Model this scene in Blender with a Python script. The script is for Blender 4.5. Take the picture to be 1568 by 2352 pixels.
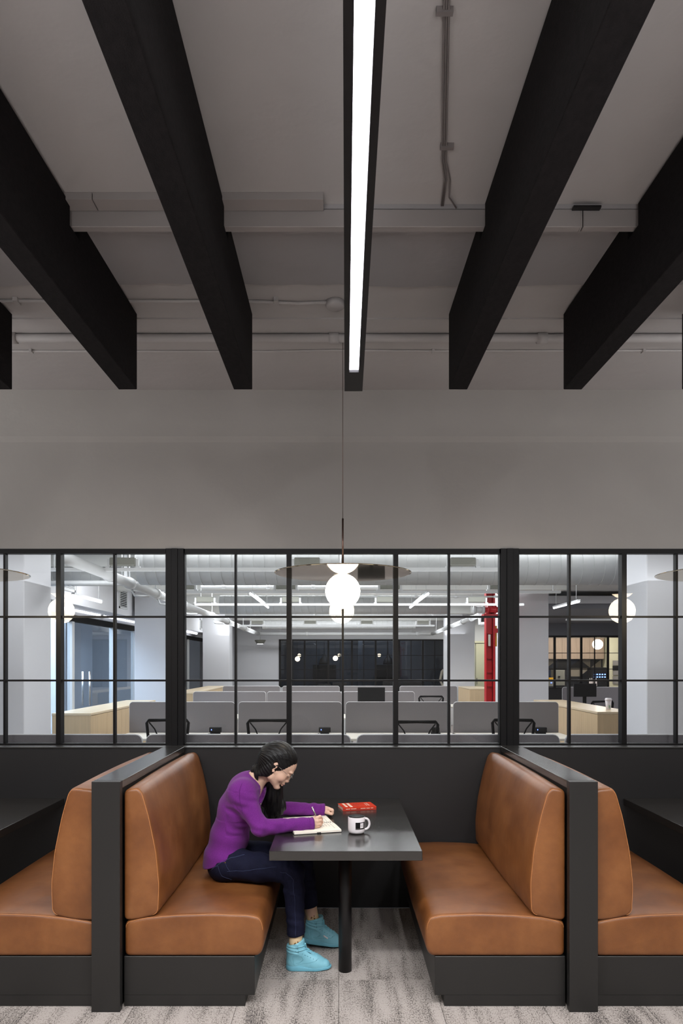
import bpy, bmesh, math, random
import numpy as np
from mathutils import Vector, Matrix
from mathutils.bvhtree import BVHTree
for _o in list(bpy.data.objects): bpy.data.objects.remove(_o)
S = bpy.context.scene
COL = S.collection
random.seed(7)
PI = math.pi

# ------------------------------------------------------------------ camera
EYE = 1.68
cam_d = bpy.data.cameras.new('camera'); cam = bpy.data.objects.new('camera', cam_d); COL.objects.link(cam)
cam.location = (0, 0, EYE); cam.rotation_euler = (PI/2, 0, 0)
cam_d.sensor_fit = 'HORIZONTAL'; cam_d.sensor_width = 24; cam_d.lens = 24
cam_d.shift_x = 6/1568; cam_d.shift_y = 346/1568
cam_d.clip_start = .05; cam_d.clip_end = 80
S.camera = cam
def at(px, py, Y):                       # photograph point at a known depth -> world point
    return Vector(((px-778)*Y/1568, Y, EYE-(py-1522)*Y/1568))

# ------------------------------------------------------------------ world, exposure, room lights
S.view_settings.view_transform = 'Standard'; S.view_settings.look = 'None'
S.view_settings.exposure = 0.0; S.view_settings.gamma = 1; S.view_settings.use_curve_mapping = False
w = bpy.data.worlds.new('world'); S.world = w; w.use_nodes = True
w.node_tree.nodes['Background'].inputs[0].default_value = (.55, .6, .7, 1)
w.node_tree.nodes['Background'].inputs[1].default_value = .15
cy = S.cycles
cy.use_denoising = True; cy.max_bounces = 4; cy.diffuse_bounces = 3; cy.glossy_bounces = 3; cy.use_adaptive_sampling = True; cy.adaptive_threshold = .1
cy.transmission_bounces = 4; cy.transparent_max_bounces = 14; cy.caustics_reflective = False; cy.caustics_refractive = False
cy.sample_clamp_indirect = 20; cy.blur_glossy = .5

def area(name, loc, sx, sy, power, col, rot=(0, 0, 0)):
    d = bpy.data.lights.new(name, 'AREA'); d.shape = 'RECTANGLE'; d.size = sx; d.size_y = sy
    d.energy = power; d.color = col
    o = bpy.data.objects.new(name, d); COL.objects.link(o); o.location = loc; o.rotation_euler = rot
    return o
HALL = (.99, .99, 1.0); COOL = (.96, .98, 1.0)
# ceiling lamps of the hall, outside the frame (beside and behind the camera), shining down; added upward fills brighten the ceiling
area('hall_ceiling_lamp', (0, 1.28, 3.12), 5.6, .24, 172, HALL)
for x in (-1.6, -.55, .55, 1.6):
    area('hall_ceiling_lamp', (x, .2, 3.45), .12, 1.6, 52, HALL)
for x in (-4.2, 4.2):
    area('hall_ceiling_lamp', (x, 2.2, 3.2), .2, 2.4, 30, HALL)
    area('hall_upward_fill', (x, 2.2, 2.2), 1.6, 3.4, 72, HALL, (PI, 0, 0))
for x in (-1.9, 1.9):
    area('hall_upward_fill', (x, -.9, 2.2), 3.0, 2.6, 135, HALL, (PI, 0, 0))
# lamps of the office behind the glass: suspended luminaires light the ceiling
for y in (6.9, 10.3, 13.4, 15.9, 18.7):
    area('office_uplight', (0, y, 2.45), 6.8, 1.2, 28 if y < 8 else 36, COOL, (PI, 0, 0))
for y, p in ((5.7, 80), (7.9, 100), (9.9, 135), (12.9, 135), (15.9, 125), (18.8, 110)):
    area('office_lamp', (0, y, 3.1), 7.0, .5, p, COOL)
for y in (8.0, 11.5, 16.0):
    area('office_lamp', (6.2, y, 2.75 if y > 13 else 3.0), .3, 2.2, 46, (.95, .95, 1))
area('meeting_room_lamp', (-5.4, 10.0, 3.0), 1.6, 6, 380, (.84, .92, 1))
area('kitchen_lamp', (7.2, 21.0, 3.0), 3, .3, 75, (1, .92, .84))
area('far_room_lamp', (.8, 23.6, 3.0), 4, .5, 75, (.9, .95, 1))
area('doorway_fill', (4.4, 20.4, 3.0), .8, .5, 26, (1, .97, .86))  # added fill that brightens the cream doorway, no fixture there

# ------------------------------------------------------------------ materials
def lin(h):
    h = h.lstrip('#'); o = []
    for i in (0, 2, 4):
        c = int(h[i:i+2], 16)/255; o.append(c/12.92 if c <= .04045 else ((c+.055)/1.055)**2.4)
    return tuple(o)+(1,)
def mat(name, col, rough=.5, metal=0, noise=None, bump=None, spec=.5, coat=0, sheen=0):
    m = bpy.data.materials.new(name); m.use_nodes = True; n = m.node_tree.nodes; l = m.node_tree.links
    b = n['Principled BSDF']; c = lin(col) if isinstance(col, str) else tuple(col)+(1,)
    b.inputs['Base Color'].default_value = c; b.inputs['Roughness'].default_value = rough
    b.inputs['Metallic'].default_value = metal; b.inputs['Specular IOR Level'].default_value = spec
    b.inputs['Coat Weight'].default_value = coat; b.inputs['Sheen Weight'].default_value = sheen
    tc = n.new('ShaderNodeTexCoord')
    if noise:                             # (scale, amount, stretch xyz)
        sc, amt, st = noise
        mp = n.new('ShaderNodeMapping'); mp.inputs['Scale'].default_value = st; l.new(tc.outputs['Object'], mp.inputs[0])
        t = n.new('ShaderNodeTexNoise'); t.inputs['Scale'].default_value = sc; t.inputs['Detail'].default_value = 5
        l.new(mp.outputs[0], t.inputs['Vector'])
        r = n.new('ShaderNodeValToRGB'); r.color_ramp.elements[0].position = .3; r.color_ramp.elements[1].position = .7
        r.color_ramp.elements[0].color = tuple(max(0, v*(1-amt)) for v in c[:3])+(1,)
        r.color_ramp.elements[1].color = tuple(min(1, v*(1+amt)) for v in c[:3])+(1,)
        l.new(t.outputs[0], r.inputs[0]); l.new(r.outputs[0], b.inputs['Base Color'])
    if bump:
        sc, st, dist = bump[:3]
        mp = n.new('ShaderNodeMapping'); l.new(tc.outputs['Object'], mp.inputs[0])
        if len(bump) > 3: mp.inputs['Scale'].default_value = bump[3]
        t = n.new('ShaderNodeTexNoise'); t.inputs['Scale'].default_value = sc; t.inputs['Detail'].default_value = 4
        l.new(mp.outputs[0], t.inputs['Vector'])
        u = n.new('ShaderNodeBump'); u.inputs['Strength'].default_value = st; u.inputs['Distance'].default_value = dist
        l.new(t.outputs[0], u.inputs['Height']); l.new(u.outputs[0], b.inputs['Normal'])
    return m
def emit(name, col, k):
    m = bpy.data.materials.new(name); m.use_nodes = True; n = m.node_tree.nodes; b = n['Principled BSDF']
    c = lin(col); b.inputs['Base Color'].default_value = c
    b.inputs['Emission Color'].default_value = c; b.inputs['Emission Strength'].default_value = k
    return m
def glass(name, tint, refl=1.0, rough=0.0):
    m = bpy.data.materials.new(name); m.use_nodes = True; n = m.node_tree.nodes; l = m.node_tree.links
    n.remove(n['Principled BSDF']); out = n['Material Output']
    tr = n.new('ShaderNodeBsdfTransparent'); tr.inputs[0].default_value = tint+(1,)
    gl = n.new('ShaderNodeBsdfGlossy'); gl.inputs['Roughness'].default_value = rough
    gl.inputs[0].default_value = (refl, refl, refl, 1)
    fr = n.new('ShaderNodeFresnel'); fr.inputs[0].default_value = 1.5
    mx = n.new('ShaderNodeMixShader'); l.new(fr.outputs[0], mx.inputs[0]); l.new(tr.outputs[0], mx.inputs[1]); l.new(gl.outputs[0], mx.inputs[2])
    l.new(mx.outputs[0], out.inputs[0])
    return m
M = {}
M['plaster'] = mat('plaster', '#a39f9b', .85, noise=(1.3, .04, (1, 1, 1)), bump=(14, .25, .01))
M['plaster_ceiling'] = mat('plaster_ceiling', '#b3afae', .85, noise=(1.1, .05, (1, 1, 1)), bump=(9, .35, .012))
M['soffit_grey'] = mat('soffit_grey', '#9b9899', .85, noise=(1.5, .05, (1, 1, 1)), bump=(7, .4, .012))
M['tray_grey'] = mat('tray_grey', '#9a9492', .5)
M['conduit'] = mat('conduit', '#b0acab', .6)
M['cable'] = mat('cable', '#77706f', .6)
M['baffle'] = mat('baffle_felt', '#151213', .95, noise=(60, .35, (1, .5, 1)), bump=(220, .5, .004), spec=.2)
M['black_metal'] = mat('black_metal', '#0c0b0d', .42)
M['black_frame'] = mat('black_frame', '#060507', .5, spec=.25)
M['laminate'] = mat('dark_laminate', '#1f1e1d', .42, noise=(90, .05, (1, 1, 1)), spec=.5)
M['laminate_table'] = mat('table_laminate', '#211f1d', .24, noise=(120, .06, (1, 1, 1)), spec=.75)
M['wainscot'] = mat('wainscot', '#0f0e10', .55, noise=(2.5, .06, (1, 1, 1)), bump=(300, .12, .002))
M['white_metal'] = mat('white_metal', '#c9cbcc', .45)
M['office_white'] = mat('office_white', '#cfd0d4', .8, noise=(1, .02, (1, 1, 1)))
M['office_ceiling'] = mat('office_ceiling', '#d8d9d6', .85, noise=(2, .04, (1, 1, 1)))
M['office_grey'] = mat('office_grey', '#7d7e84', .8)
M['duct'] = mat('duct_galvanised', '#b4b6b6', .5, metal=.0, noise=(4, .05, (1, 3, 3)))
M['fixture'] = mat('fixture_grey', '#7c7d75', .5)
M['screen_fabric'] = mat('screen_fabric', '#7e7a7c', .95, noise=(160, .10, (1, 1, 1)))
M['screen_edge'] = mat('screen_edge', '#c8c8c8', .5)
M['desk_top'] = mat('desk_top', '#d8d2c6', .5)
M['pale_wood'] = mat('pale_wood', '#c9b08c', .5, noise=(5, .07, (6, 6, .4)))
M['pale_wood_top'] = mat('pale_wood_top', '#d6c3a4', .32, noise=(5, .05, (6, .5, 6)))
M['mesh_black'] = mat('chair_black', '#060607', .75, spec=.2)
M['device_black'] = mat('device_black', '#08080a', .6, spec=.3)
M['red_paint'] = mat('red_paint', '#b80f1e', .38)
M['yellow'] = mat('yellow_paint', '#d8a514', .5)
M['paper'] = mat('paper', '#ddd6cb', .8)
M['page'] = mat('page', '#e4dccf', .8)
M['cover_black'] = mat('cover_black', '#151416', .6)
M['ink'] = mat('ink', '#85807b', .8)
M['book_red'] = mat('book_red', '#cf3a20', .32)
M['book_print'] = mat('book_print', '#e7ccb8', .5)
M['spine_brown'] = mat('spine_red', '#a03226', .4)
M['mug_white'] = mat('mug_white', '#dcd6d8', .22, coat=.3)
M['mug_black'] = mat('mug_black', '#0d0c0d', .3)
M['mug_grey'] = mat('mug_grey', '#55504f', .35)
M['brass'] = mat('brass', (.62, .50, .33), .045, metal=1)
M['brass_dark'] = mat('bronze', (.16, .10, .08), .35, metal=1)
M['globe'] = emit('globe_glow', '#fff0d6', 34)
M['led'] = emit('led_white', '#f6f3ff', 9)
M['led_office'] = emit('led_office', '#f4f6ff', 5)
M['led_warm'] = emit('led_warm', '#fff0d8', 5)
M['glass'] = glass('pane_glass', (.95, .96, .97), .95)
M['glass_blue'] = glass('blue_tinted_glass', (.66, .79, .93), .9)
M['glass_dark'] = glass('smoked_glass', (.45, .50, .56), .9)
M['steel'] = mat('steel', (.55, .53, .5), .25, metal=1)
M['door_cream'] = mat('door_cream', '#d6d4b8', .6)
M['carpet_office'] = mat('carpet_office', '#8a8482', .95)
M['navy_blind'] = mat('navy_night_glass', '#0d1830', .15, noise=(2, .3, (1, 1, 1)))
M['tile_dark'] = mat('tile_dark', '#101216', .4)
M['tile_light'] = mat('tile_light', '#8c8578', .4)
M['tile_blue'] = mat('tile_blue', '#16243c', .4)
M['oak_kitchen'] = mat('oak_kitchen', '#9a8877', .5, noise=(3, .10, (8, 8, .5)))

def leather():
    m = bpy.data.materials.new('tan_leather'); m.use_nodes = True; n = m.node_tree.nodes; l = m.node_tree.links
    b = n['Principled BSDF']; tc = n.new('ShaderNodeTexCoord')
    t = n.new('ShaderNodeTexNoise'); t.inputs['Scale'].default_value = 3.2; t.inputs['Detail'].default_value = 8; t.inputs['Roughness'].default_value = .62
    l.new(tc.outputs['Object'], t.inputs['Vector'])
    r = n.new('ShaderNodeValToRGB'); e = r.color_ramp.elements
    e[0].position = .28; e[0].color = lin('#5f3618'); e[1].position = .72; e[1].color = lin('#8a582f')
    x = r.color_ramp.elements.new(.5); x.color = lin('#764723')
    l.new(t.outputs[0], r.inputs[0]); l.new(r.outputs[0], b.inputs['Base Color'])
    t2 = n.new('ShaderNodeTexNoise'); t2.inputs['Scale'].default_value = 2.2; t2.inputs['Detail'].default_value = 3
    l.new(tc.outputs['Object'], t2.inputs['Vector'])
    mr = n.new('ShaderNodeMapRange'); mr.inputs[3].default_value = .34; mr.inputs[4].default_value = .52
    l.new(t2.outputs[0], mr.inputs[0]); l.new(mr.outputs[0], b.inputs['Roughness'])
    v = n.new('ShaderNodeTexVoronoi'); v.inputs['Scale'].default_value = 340; l.new(tc.outputs['Object'], v.inputs['Vector'])
    u = n.new('ShaderNodeBump'); u.inputs['Strength'].default_value = .12; u.inputs['Distance'].default_value = .001
    l.new(v.outputs['Distance'], u.inputs['Height'])
    t3 = n.new('ShaderNodeTexNoise'); t3.inputs['Scale'].default_value = 7; t3.inputs['Detail'].default_value = 2
    l.new(tc.outputs['Object'], t3.inputs['Vector'])
    u2 = n.new('ShaderNodeBump'); u2.inputs['Strength'].default_value = .35; u2.inputs['Distance'].default_value = .012
    l.new(t3.outputs[0], u2.inputs['Height']); l.new(u.outputs[0], u2.inputs['Normal']); l.new(u2.outputs[0], b.inputs['Normal'])
    b.inputs['Specular IOR Level'].default_value = .55
    return m
M['leather'] = leather()
M['stitch'] = mat('stitch_tan', '#b87a48', .6)

def carpet():
    m = bpy.data.materials.new('carpet_streaked'); m.use_nodes = True; n = m.node_tree.nodes; l = m.node_tree.links
    b = n['Principled BSDF']; tc = n.new('ShaderNodeTexCoord'); oi = n.new('ShaderNodeObjectInfo')
    ml = n.new('ShaderNodeVectorMath'); ml.operation = 'SCALE'; ml.inputs[0].default_value = (13, 29, 0); l.new(oi.outputs['Random'], ml.inputs['Scale'])
    ad = n.new('ShaderNodeVectorMath'); ad.operation = 'ADD'; l.new(tc.outputs['Object'], ad.inputs[0]); l.new(ml.outputs[0], ad.inputs[1])
    def nz(scale, st, det, rough=.5):
        mp = n.new('ShaderNodeMapping'); mp.inputs['Scale'].default_value = st; l.new(ad.outputs[0], mp.inputs[0])
        t = n.new('ShaderNodeTexNoise'); t.inputs['Scale'].default_value = scale; t.inputs['Detail'].default_value = det
        t.inputs['Roughness'].default_value = rough
        l.new(mp.outputs[0], t.inputs['Vector']); return t
    a = nz(165, (1, .5, 1), 3, .75); c = nz(13, (1, .16, 1), 4)
    mm = n.new('ShaderNodeMath'); mm.operation = 'MULTIPLY_ADD'; l.new(c.outputs[0], mm.inputs[0]); mm.inputs[1].default_value = .6; l.new(a.outputs[0], mm.inputs[2])
    r = n.new('ShaderNodeValToRGB'); e = r.color_ramp.elements
    e[0].position = .77; e[0].color = lin('#b8afa9'); e[1].position = .985; e[1].color = lin('#474344')
    x = e.new(.85); x.color = lin('#989089')
    l.new(mm.outputs[0], r.inputs[0])
    g = nz(260, (1, 1, 1), 2); mx = n.new('ShaderNodeMix'); mx.data_type = 'RGBA'; mx.blend_type = 'MULTIPLY'; mx.inputs[0].default_value = .2
    l.new(r.outputs[0], mx.inputs[6]); l.new(g.outputs[0], mx.inputs[7]); 
    l.new(mx.outputs[2], b.inputs['Base Color']); b.inputs['Roughness'].default_value = .95; b.inputs['Specular IOR Level'].default_value = .15
    u = n.new('ShaderNodeBump'); u.inputs['Strength'].default_value = .6; u.inputs['Distance'].default_value = .004
    l.new(g.outputs[0], u.inputs['Height']); l.new(u.outputs[0], b.inputs['Normal'])
    return m
M['carpet'] = carpet()

# ------------------------------------------------------------------ object helpers
def wloc(o):
    v = Vector((0, 0, 0))
    while o: v = v+o.location; o = o.parent
    return v
def put(name, vs, fs, m, parent=None, smooth=False, kind=None):
    if parent is not None:
        p = wloc(parent); vs = [(v[0]-p.x, v[1]-p.y, v[2]-p.z) for v in vs]
    me = bpy.data.meshes.new(name); me.from_pydata([tuple(v) for v in vs], [], fs)
    if smooth: me.shade_smooth()
    me.materials.append(M[m] if isinstance(m, str) else m)
    o = bpy.data.objects.new(name, me); COL.objects.link(o)
    if parent is not None: o.parent = parent
    if kind: o['kind'] = kind
    return o
def thing(name, label, cat, loc=(0, 0, 0), group=None, kind=None):
    o = bpy.data.objects.new(name, None); COL.objects.link(o); o.location = loc; o.empty_display_size = .1
    return tag(o, label, cat, group, kind)
def tag(o, label=None, cat=None, group=None, kind=None):
    if label: o['label'] = label
    if cat: o['category'] = cat
    if group: o['group'] = group
    if kind: o['kind'] = kind
    return o
def dup(root, loc, label, group=None, rotz=None):
    def cp(o, par):
        c = o.copy(); COL.objects.link(c); c.parent = par
        for ch in o.children: cp(ch, c)
        return c
    r = cp(root, None); r.location = loc; r['label'] = label
    if group: r['group'] = group
    if rotz is not None: r.rotation_euler.z = rotz
    return r
def bxg(x0, x1, y0, y1, z0, z1):
    v = [(x, y, z) for x in (x0, x1) for y in (y0, y1) for z in (z0, z1)]
    f = [(0, 1, 3, 2), (4, 6, 7, 5), (0, 4, 5, 1), (2, 3, 7, 6), (0, 2, 6, 4), (1, 5, 7, 3)]
    return v, f
def join(*gs):
    V = []; F = []
    for v, f in gs:
        k = len(V); V += list(v); F += [tuple(i+k for i in q) for q in f]
    return V, F
def bev(g, w, seg=2, ang=30):
    bm = bmesh.new(); vs = [bm.verts.new(v) for v in g[0]]
    for q in g[1]:
        try: bm.faces.new([vs[i] for i in q])
        except ValueError: pass
    bm.normal_update(); bmesh.ops.recalc_face_normals(bm, faces=bm.faces)
    es = [e for e in bm.edges if len(e.link_faces) == 2 and e.calc_face_angle(0) > math.radians(ang)]
    bmesh.ops.bevel(bm, geom=es, offset=w, segments=seg, affect='EDGES', profile=.5, clamp_overlap=True)
    bm.verts.index_update(); r = ([tuple(v.co) for v in bm.verts], [tuple(v.index for v in f.verts) for f in bm.faces]); bm.free()
    return r
def box(name, x0, x1, y0, y1, z0, z1, m, parent=None, b=0, kind=None):
    g = bxg(x0, x1, y0, y1, z0, z1)
    if b: g = bev(g, b)
    return put(name, *g, m, parent, kind=kind)
def tubeg(pts, r, n=10, caps=True):
    pts = [Vector(p) for p in pts]; R = r if hasattr(r, '__len__') else [r]*len(pts)
    V = []; F = []; up = None
    for i, p in enumerate(pts):
        d = (pts[min(i+1, len(pts)-1)]-pts[max(i-1, 0)]).normalized()
        if up is None: up = Vector((0, 0, 1)) if abs(d.z) < .9 else Vector((1, 0, 0))
        s = d.cross(up).normalized(); up = s.cross(d).normalized()
        for k in range(n):
            a = 2*PI*k/n; V.append(p+(s*math.cos(a)+up*math.sin(a))*R[i])
    for i in range(len(pts)-1):
        for k in range(n):
            a = i*n+k; b_ = i*n+(k+1) % n; F.append((a, b_, b_+n, a+n))
    if caps: F.append(tuple(range(n-1, -1, -1))); F.append(tuple(range((len(pts)-1)*n, len(pts)*n)))
    return [tuple(v) for v in V], F
def tube(name, pts, r, m, parent=None, n=10, kind=None): return put(name, *tubeg(pts, r, n), m, parent, True, kind)
def latheg(prof, n=32, c=(0, 0, 0)):     # prof [(r,z)]
    V = []; F = []
    for r, z in prof:
        for k in range(n):
            a = 2*PI*k/n; V.append((c[0]+r*math.cos(a), c[1]+r*math.sin(a), c[2]+z))
    for i in range(len(prof)-1):
        for k in range(n): F.append((i*n+k, i*n+(k+1) % n, (i+1)*n+(k+1) % n, (i+1)*n+k))
    if prof[0][0] > 1e-6: F.append(tuple(range(n-1, -1, -1)))
    if prof[-1][0] > 1e-6: F.append(tuple(range((len(prof)-1)*n, len(prof)*n)))
    return V, F
def lathe(name, prof, m, c, parent=None, n=32, smooth=True): return put(name, *latheg(prof, n, c), m, parent, smooth)
def prismg(poly, axis, a0, a1):
    n = len(poly); V = []
    for a in (a0, a1):
        for p, q in poly:
            V.append({'x': (a, p, q), 'y': (p, a, q), 'z': (p, q, a)}[axis])
    F = [tuple(range(n)), tuple(range(2*n-1, n-1, -1))]+[(i, i+n, (i+1) % n+n, (i+1) % n) for i in range(n)]
    return V, F
def fixn(g):
    bm = bmesh.new(); vs = [bm.verts.new(v) for v in g[0]]
    for q in g[1]: bm.faces.new([vs[i] for i in q])
    bmesh.ops.recalc_face_normals(bm, faces=bm.faces); bm.verts.index_update()
    r = ([tuple(v.co) for v in bm.verts], [tuple(v.index for v in f.verts) for f in bm.faces]); bm.free(); return r
def rotz(g, a, c):
    ca, sa = math.cos(a), math.sin(a)
    return [(c[0]+(x-c[0])*ca-(y-c[1])*sa, c[1]+(x-c[0])*sa+(y-c[1])*ca, z) for x, y, z in g[0]], g[1]
# ================================================================== HALL STRUCTURE
YW = 4.68                                    # dark wainscot plane behind the booths
YG = 4.82                                    # glazing plane
fl = tag(put('floor', *join(bxg(-7, 7, -5, 1.5, -.05, 0), bxg(-7, -3, 1.5, YW, -.05, 0), bxg(3, 7, 1.5, YW, -.05, 0),
         bxg(-3, 3, 1.5, YW, -.05, -.008)), 'carpet'), kind='structure')
tile_g = bev(bxg(0, .498, 0, .528, -.008, 0), .0006, 1)
t0 = None
for i in range(12):
    for j in range(6):
        if t0 is None: t0 = put('carpet_tile', *tile_g, 'carpet', fl); o = t0
        else: o = t0.copy(); COL.objects.link(o)
        o.location = (-3+.5*i, 1.5+.53*j, 0)
tag(put('ceiling', *join(bxg(-7, 7, -5, 4.9, 3.60, 3.75)), 'plaster_ceiling'), kind='structure')
# dropped grey soffit with a ragged far plaster edge
rag = []
for i in range(0, 141):
    x = -7+i*.1; rag.append((x, 3.44+.014*math.sin(x*2.3)+random.uniform(-.012, .012)))
tag(put('trim_1', *fixn(prismg([(-7, 2.8585)]+rag+[(7, 2.8585)], 'z', 3.582, 3.605)), 'soffit_grey'), kind='structure')
tag(box('trim_2', -7, 7, 3.80, 4.786, 3.592, 3.61, 'plaster_ceiling'), kind='structure')
# back wall above the glazing: lower face set back, upper face standing 12 cm forward
wb = tag(put('wall_back', *join(fixn(prismg([(4.80, 2.48), (4.80, 3.229), (4.786, 3.268), (4.786, 3.62), (4.95, 3.62), (4.95, 2.48)], 'x', -7, 7)), bxg(-7, -3.45, 4.80, 4.95, 0, 2.48), bxg(3.49, 7, 4.80, 4.95, 0, 2.48)), 'plaster'), kind='structure')
tag(box('wall_left', -7.1, -7, -5, 4.9, 0, 3.7, 'plaster'), kind='structure')
tag(box('wall_right', 7, 7.1, -5, 4.9, 0, 3.7, 'plaster'), kind='structure')
tag(box('wall_front', -7, 7, -5.1, -5, 0, 3.7, 'plaster'), kind='structure')
ws = tag(box('wall_lower', -7, 7, YW, 4.90, 0, 1.093, 'wainscot'), kind='structure')
box('ledge', -7, 7, YW-.006, 4.80, 1.093, 1.101, 'laminate', ws, .001)

# ------------------------------------------------------------------ glazed screen between hall and office
def pxx(px): return (px-778)*YG/1568
def glazing(name, X0, X1, mull, thick):
    r = bpy.data.objects.new(name, None); COL.objects.link(r); r.location = (X0, YG, 1.1); r['kind'] = 'structure'
    z0, z1 = 1.101, 2.48
    y0, y1 = YG-.025, YG+.03
    put('frame', *join(bxg(X0, X1, y0, y1, 2.447, z1), bxg(X0, X1, y0, y1, z0, z0+.011), bxg(X0, X0+.006, y0, y1, z0, z1), bxg(X1-.006, X1, y0, y1, z0, z1)), 'black_frame', r)
    xs = sorted(mull+thick)
    for x in xs:
        wd = .017 if x in thick else .0075
        yy = .032 if x in thick else .02
        box('mullion', x-wd, x+wd, YG-yy, YG+yy, z0+.011, 2.447, 'black_frame', r)
    e = [X0+.006]+xs+[X1-.006]
    zs = [z0+.011, 1.554, 2.003, 2.447]
    for i in range(len(e)-1):
        a = e[i]+(.017 if e[i] in thick else .0075 if e[i] in mull else 0)
        b = e[i+1]-(.017 if e[i+1] in thick else .0075 if e[i+1] in mull else 0)
        for z in zs[1:3]: box('glazing_bar', a, b, YG-.018, YG+.018, z-.0065, z+.0065, 'black_frame', r)
        for k in range(3):
            za = zs[k]+(.0065 if k else 0); zb = zs[k+1]-(.0065 if k < 2 else 0)
            put('pane', [(a, YG, za), (b, YG, za), (b, YG, zb), (a, YG, zb)], [(0, 1, 2, 3)], 'glass', r)
    return r
glazing('window_1', pxx(424), pxx(1147), [pxx(541.5), pxx(787), pxx(1030)], [pxx(664), pxx(908)])
glazing('window_2', pxx(-340), pxx(384), [pxx(264), pxx(13), pxx(-230)], [pxx(138), pxx(-108)])
glazing('window_3', pxx(1188), pxx(1912), [pxx(1306), pxx(1551), pxx(1795)], [pxx(1429), pxx(1673)])
for k, (a, b) in enumerate(((384, 424), (1147, 1188))):
    A, B = pxx(a), pxx(b); p = bpy.data.objects.new('trim_%d' % (3+k), None); COL.objects.link(p); p['kind'] = 'structure'; p.location = (A, YG, 1.1)
    d = (B-A)/3
    box('post_face', A, A+d-.002, YG-.04, YG+.04, 1.101, 2.48, 'black_frame', p)
    box('post_face', A+d, B-d, YG-.046, YG+.04, 1.101, 2.48, 'black_frame', p)
    box('post_face', B-d+.002, B, YG-.04, YG+.04, 1.101, 2.48, 'black_frame', p)

# ------------------------------------------------------------------ ceiling baffles, light slot, tray and conduits
def beam_x(px, py, z):                      # x and y of a photo point lying on height z
    Y = 1568*(z-EYE)/(1522-py); return (px-778)*Y/1568, Y
bz0, bz1 = 3.172, 3.585
lab = {0: ('felt ceiling baffle cut off by the left edge of the picture', -14, 28, None),
       1: ('black felt ceiling baffle, second from the left, crossing the tray at a notch', 273, 314, (0, 569)),
       2: ('black felt ceiling baffle just left of the glowing light strip', 537, 579, (187, 0)),
       3: ('black felt ceiling baffle just right of the glowing light strip', 1031, 1072, (1504, 0)),
       4: ('black felt ceiling baffle, second to the right of the light strip', 1294, 1335, (1568, 643)),
       5: ('sliver of a black felt ceiling baffle at the right edge of the picture', 1566, 1607, None)}
for k, (lb, l0, r0, ref) in lab.items():
    xa, Ye = beam_x(l0, 895, bz0); xb, _ = beam_x(r0, 895, bz0)
    hw = .0505; xc = (xa+xb)/2
    if ref:
        xr, Yr = beam_x(ref[0], ref[1], bz0); edge = xa if k < 3 else xb
        ang = math.atan2(edge-xr, Ye-Yr)
    else: ang = 0
    L = 5.4
    prof = [(0, bz0), (0, bz1), (-.80, bz1), (-.80, bz1-.09), (-.90, bz1-.09), (-.90, bz1), (-L, bz1), (-L, bz0)]
    g = fixn(prismg(prof, 'x', -hw, hw)); g = bev(g, .003, 1)
    o = put('ceiling_baffle', *g, 'baffle'); o.location = (xc, Ye, 0); o.rotation_euler.z = -ang
    tag(o, lb if lb.startswith('black') or 'sliver' in lb else 'black '+lb, 'baffle', 'black felt baffles under the ceiling')
    box('hanger', -.01, .01, -.12, -.10, bz1, 3.60, 'black_metal', o)
    box('hanger', -.01, .01, -2.4, -2.38, bz1, 3.60, 'black_metal', o)

xe, Ye = beam_x(811.5, 898, 3.20); xn, Yn = beam_x(837.5, 0, 3.20)
ang = math.atan2(xe-xn, Ye-Yn)
lt = thing('linear_luminaire', 'long slim black suspended light with a glowing white lens, between the baffles', 'ceiling light', (xe, Ye, 3.20))
lt.rotation_euler.z = -ang
def putl(name, g, m, par):                  # geometry already in the parent's local frame
    me = bpy.data.meshes.new(name); me.from_pydata(*[g[0], [], g[1]]); me.materials.append(M[m])
    o = bpy.data.objects.new(name, me); COL.objects.link(o); o.parent = par; return o
L = 5.6; h = .05
putl('housing', join(bxg(-h, -.0245, -L, 0, 0, .115), bxg(.0245, h, -L, 0, 0, .115), bxg(-.0245, .0245, -L, 0, .05, .115), bxg(-.0245, .0245, -.245, 0, 0, .05)), 'black_metal', lt)
putl('lens', bxg(-.024, .024, -L+.02, -.247, .012, .028), 'led', lt)
putl('end_cap', bxg(-h, h, 0, .004, 0, .115), 'black_metal', lt)
for yy in (-.3, -2.6, -4.8): putl('suspension_cable', tubeg([(0, yy, .115), (0, yy, .40)], .0015, 6), 'steel', lt)

tr = thing('cable_tray', 'grey boxed steel cable trunking running across the ceiling', 'trunking', (0, 2.82, 3.54))

for a, b in ((-4.5, 1.02), (1.024, 4.5)):
    put('trunking_length', *bev(bxg(a, b, 2.860, 2.895, 3.506, 3.580), .002, 1), 'tray_grey', tr)
box('joint_plate', 1.012, 1.018, 2.858, 2.897, 3.504, 3.580, 'tray_grey', tr, .001)
box('joint_plate', .975, 1.09, 2.835, 2.858, 3.572, 3.580, 'black_metal', tr)
pl = thing('cover_plate', 'flat grey metal cover plates on the ceiling beside the trunking, left half', 'cover plate', (-1, 2.8, 3.58))
box('plate', -1.004, -.064, 2.785, 2.856, 3.570, 3.600, 'tray_grey', pl, .001)
box('plate', -3.2, -1.008, 2.785, 2.856, 3.570, 3.600, 'tray_grey', pl, .001)
cb = thing('cable_bundle', 'grey cable conduits curving down the ceiling into the trunking right of the light', 'cable', (.43, 2.7, 3.59))
for k, dx in enumerate((-.007, .0, .007)):
    pts = [(.308+dx-.1, 1.2, 3.590), (.315+dx, 2.0, 3.590), (.40+dx, 2.6, 3.590)]
    if k == 2: pts += [(.432+dx, 2.70, 3.590), (.452, 2.80, 3.588), (.49, 2.852, 3.580)]
    else: pts += [(.425+dx, 2.70, 3.590), (.435+dx, 2.85, 3.588)]
    tube('cable', pts, .0032, 'cable', cb, 8)
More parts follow.
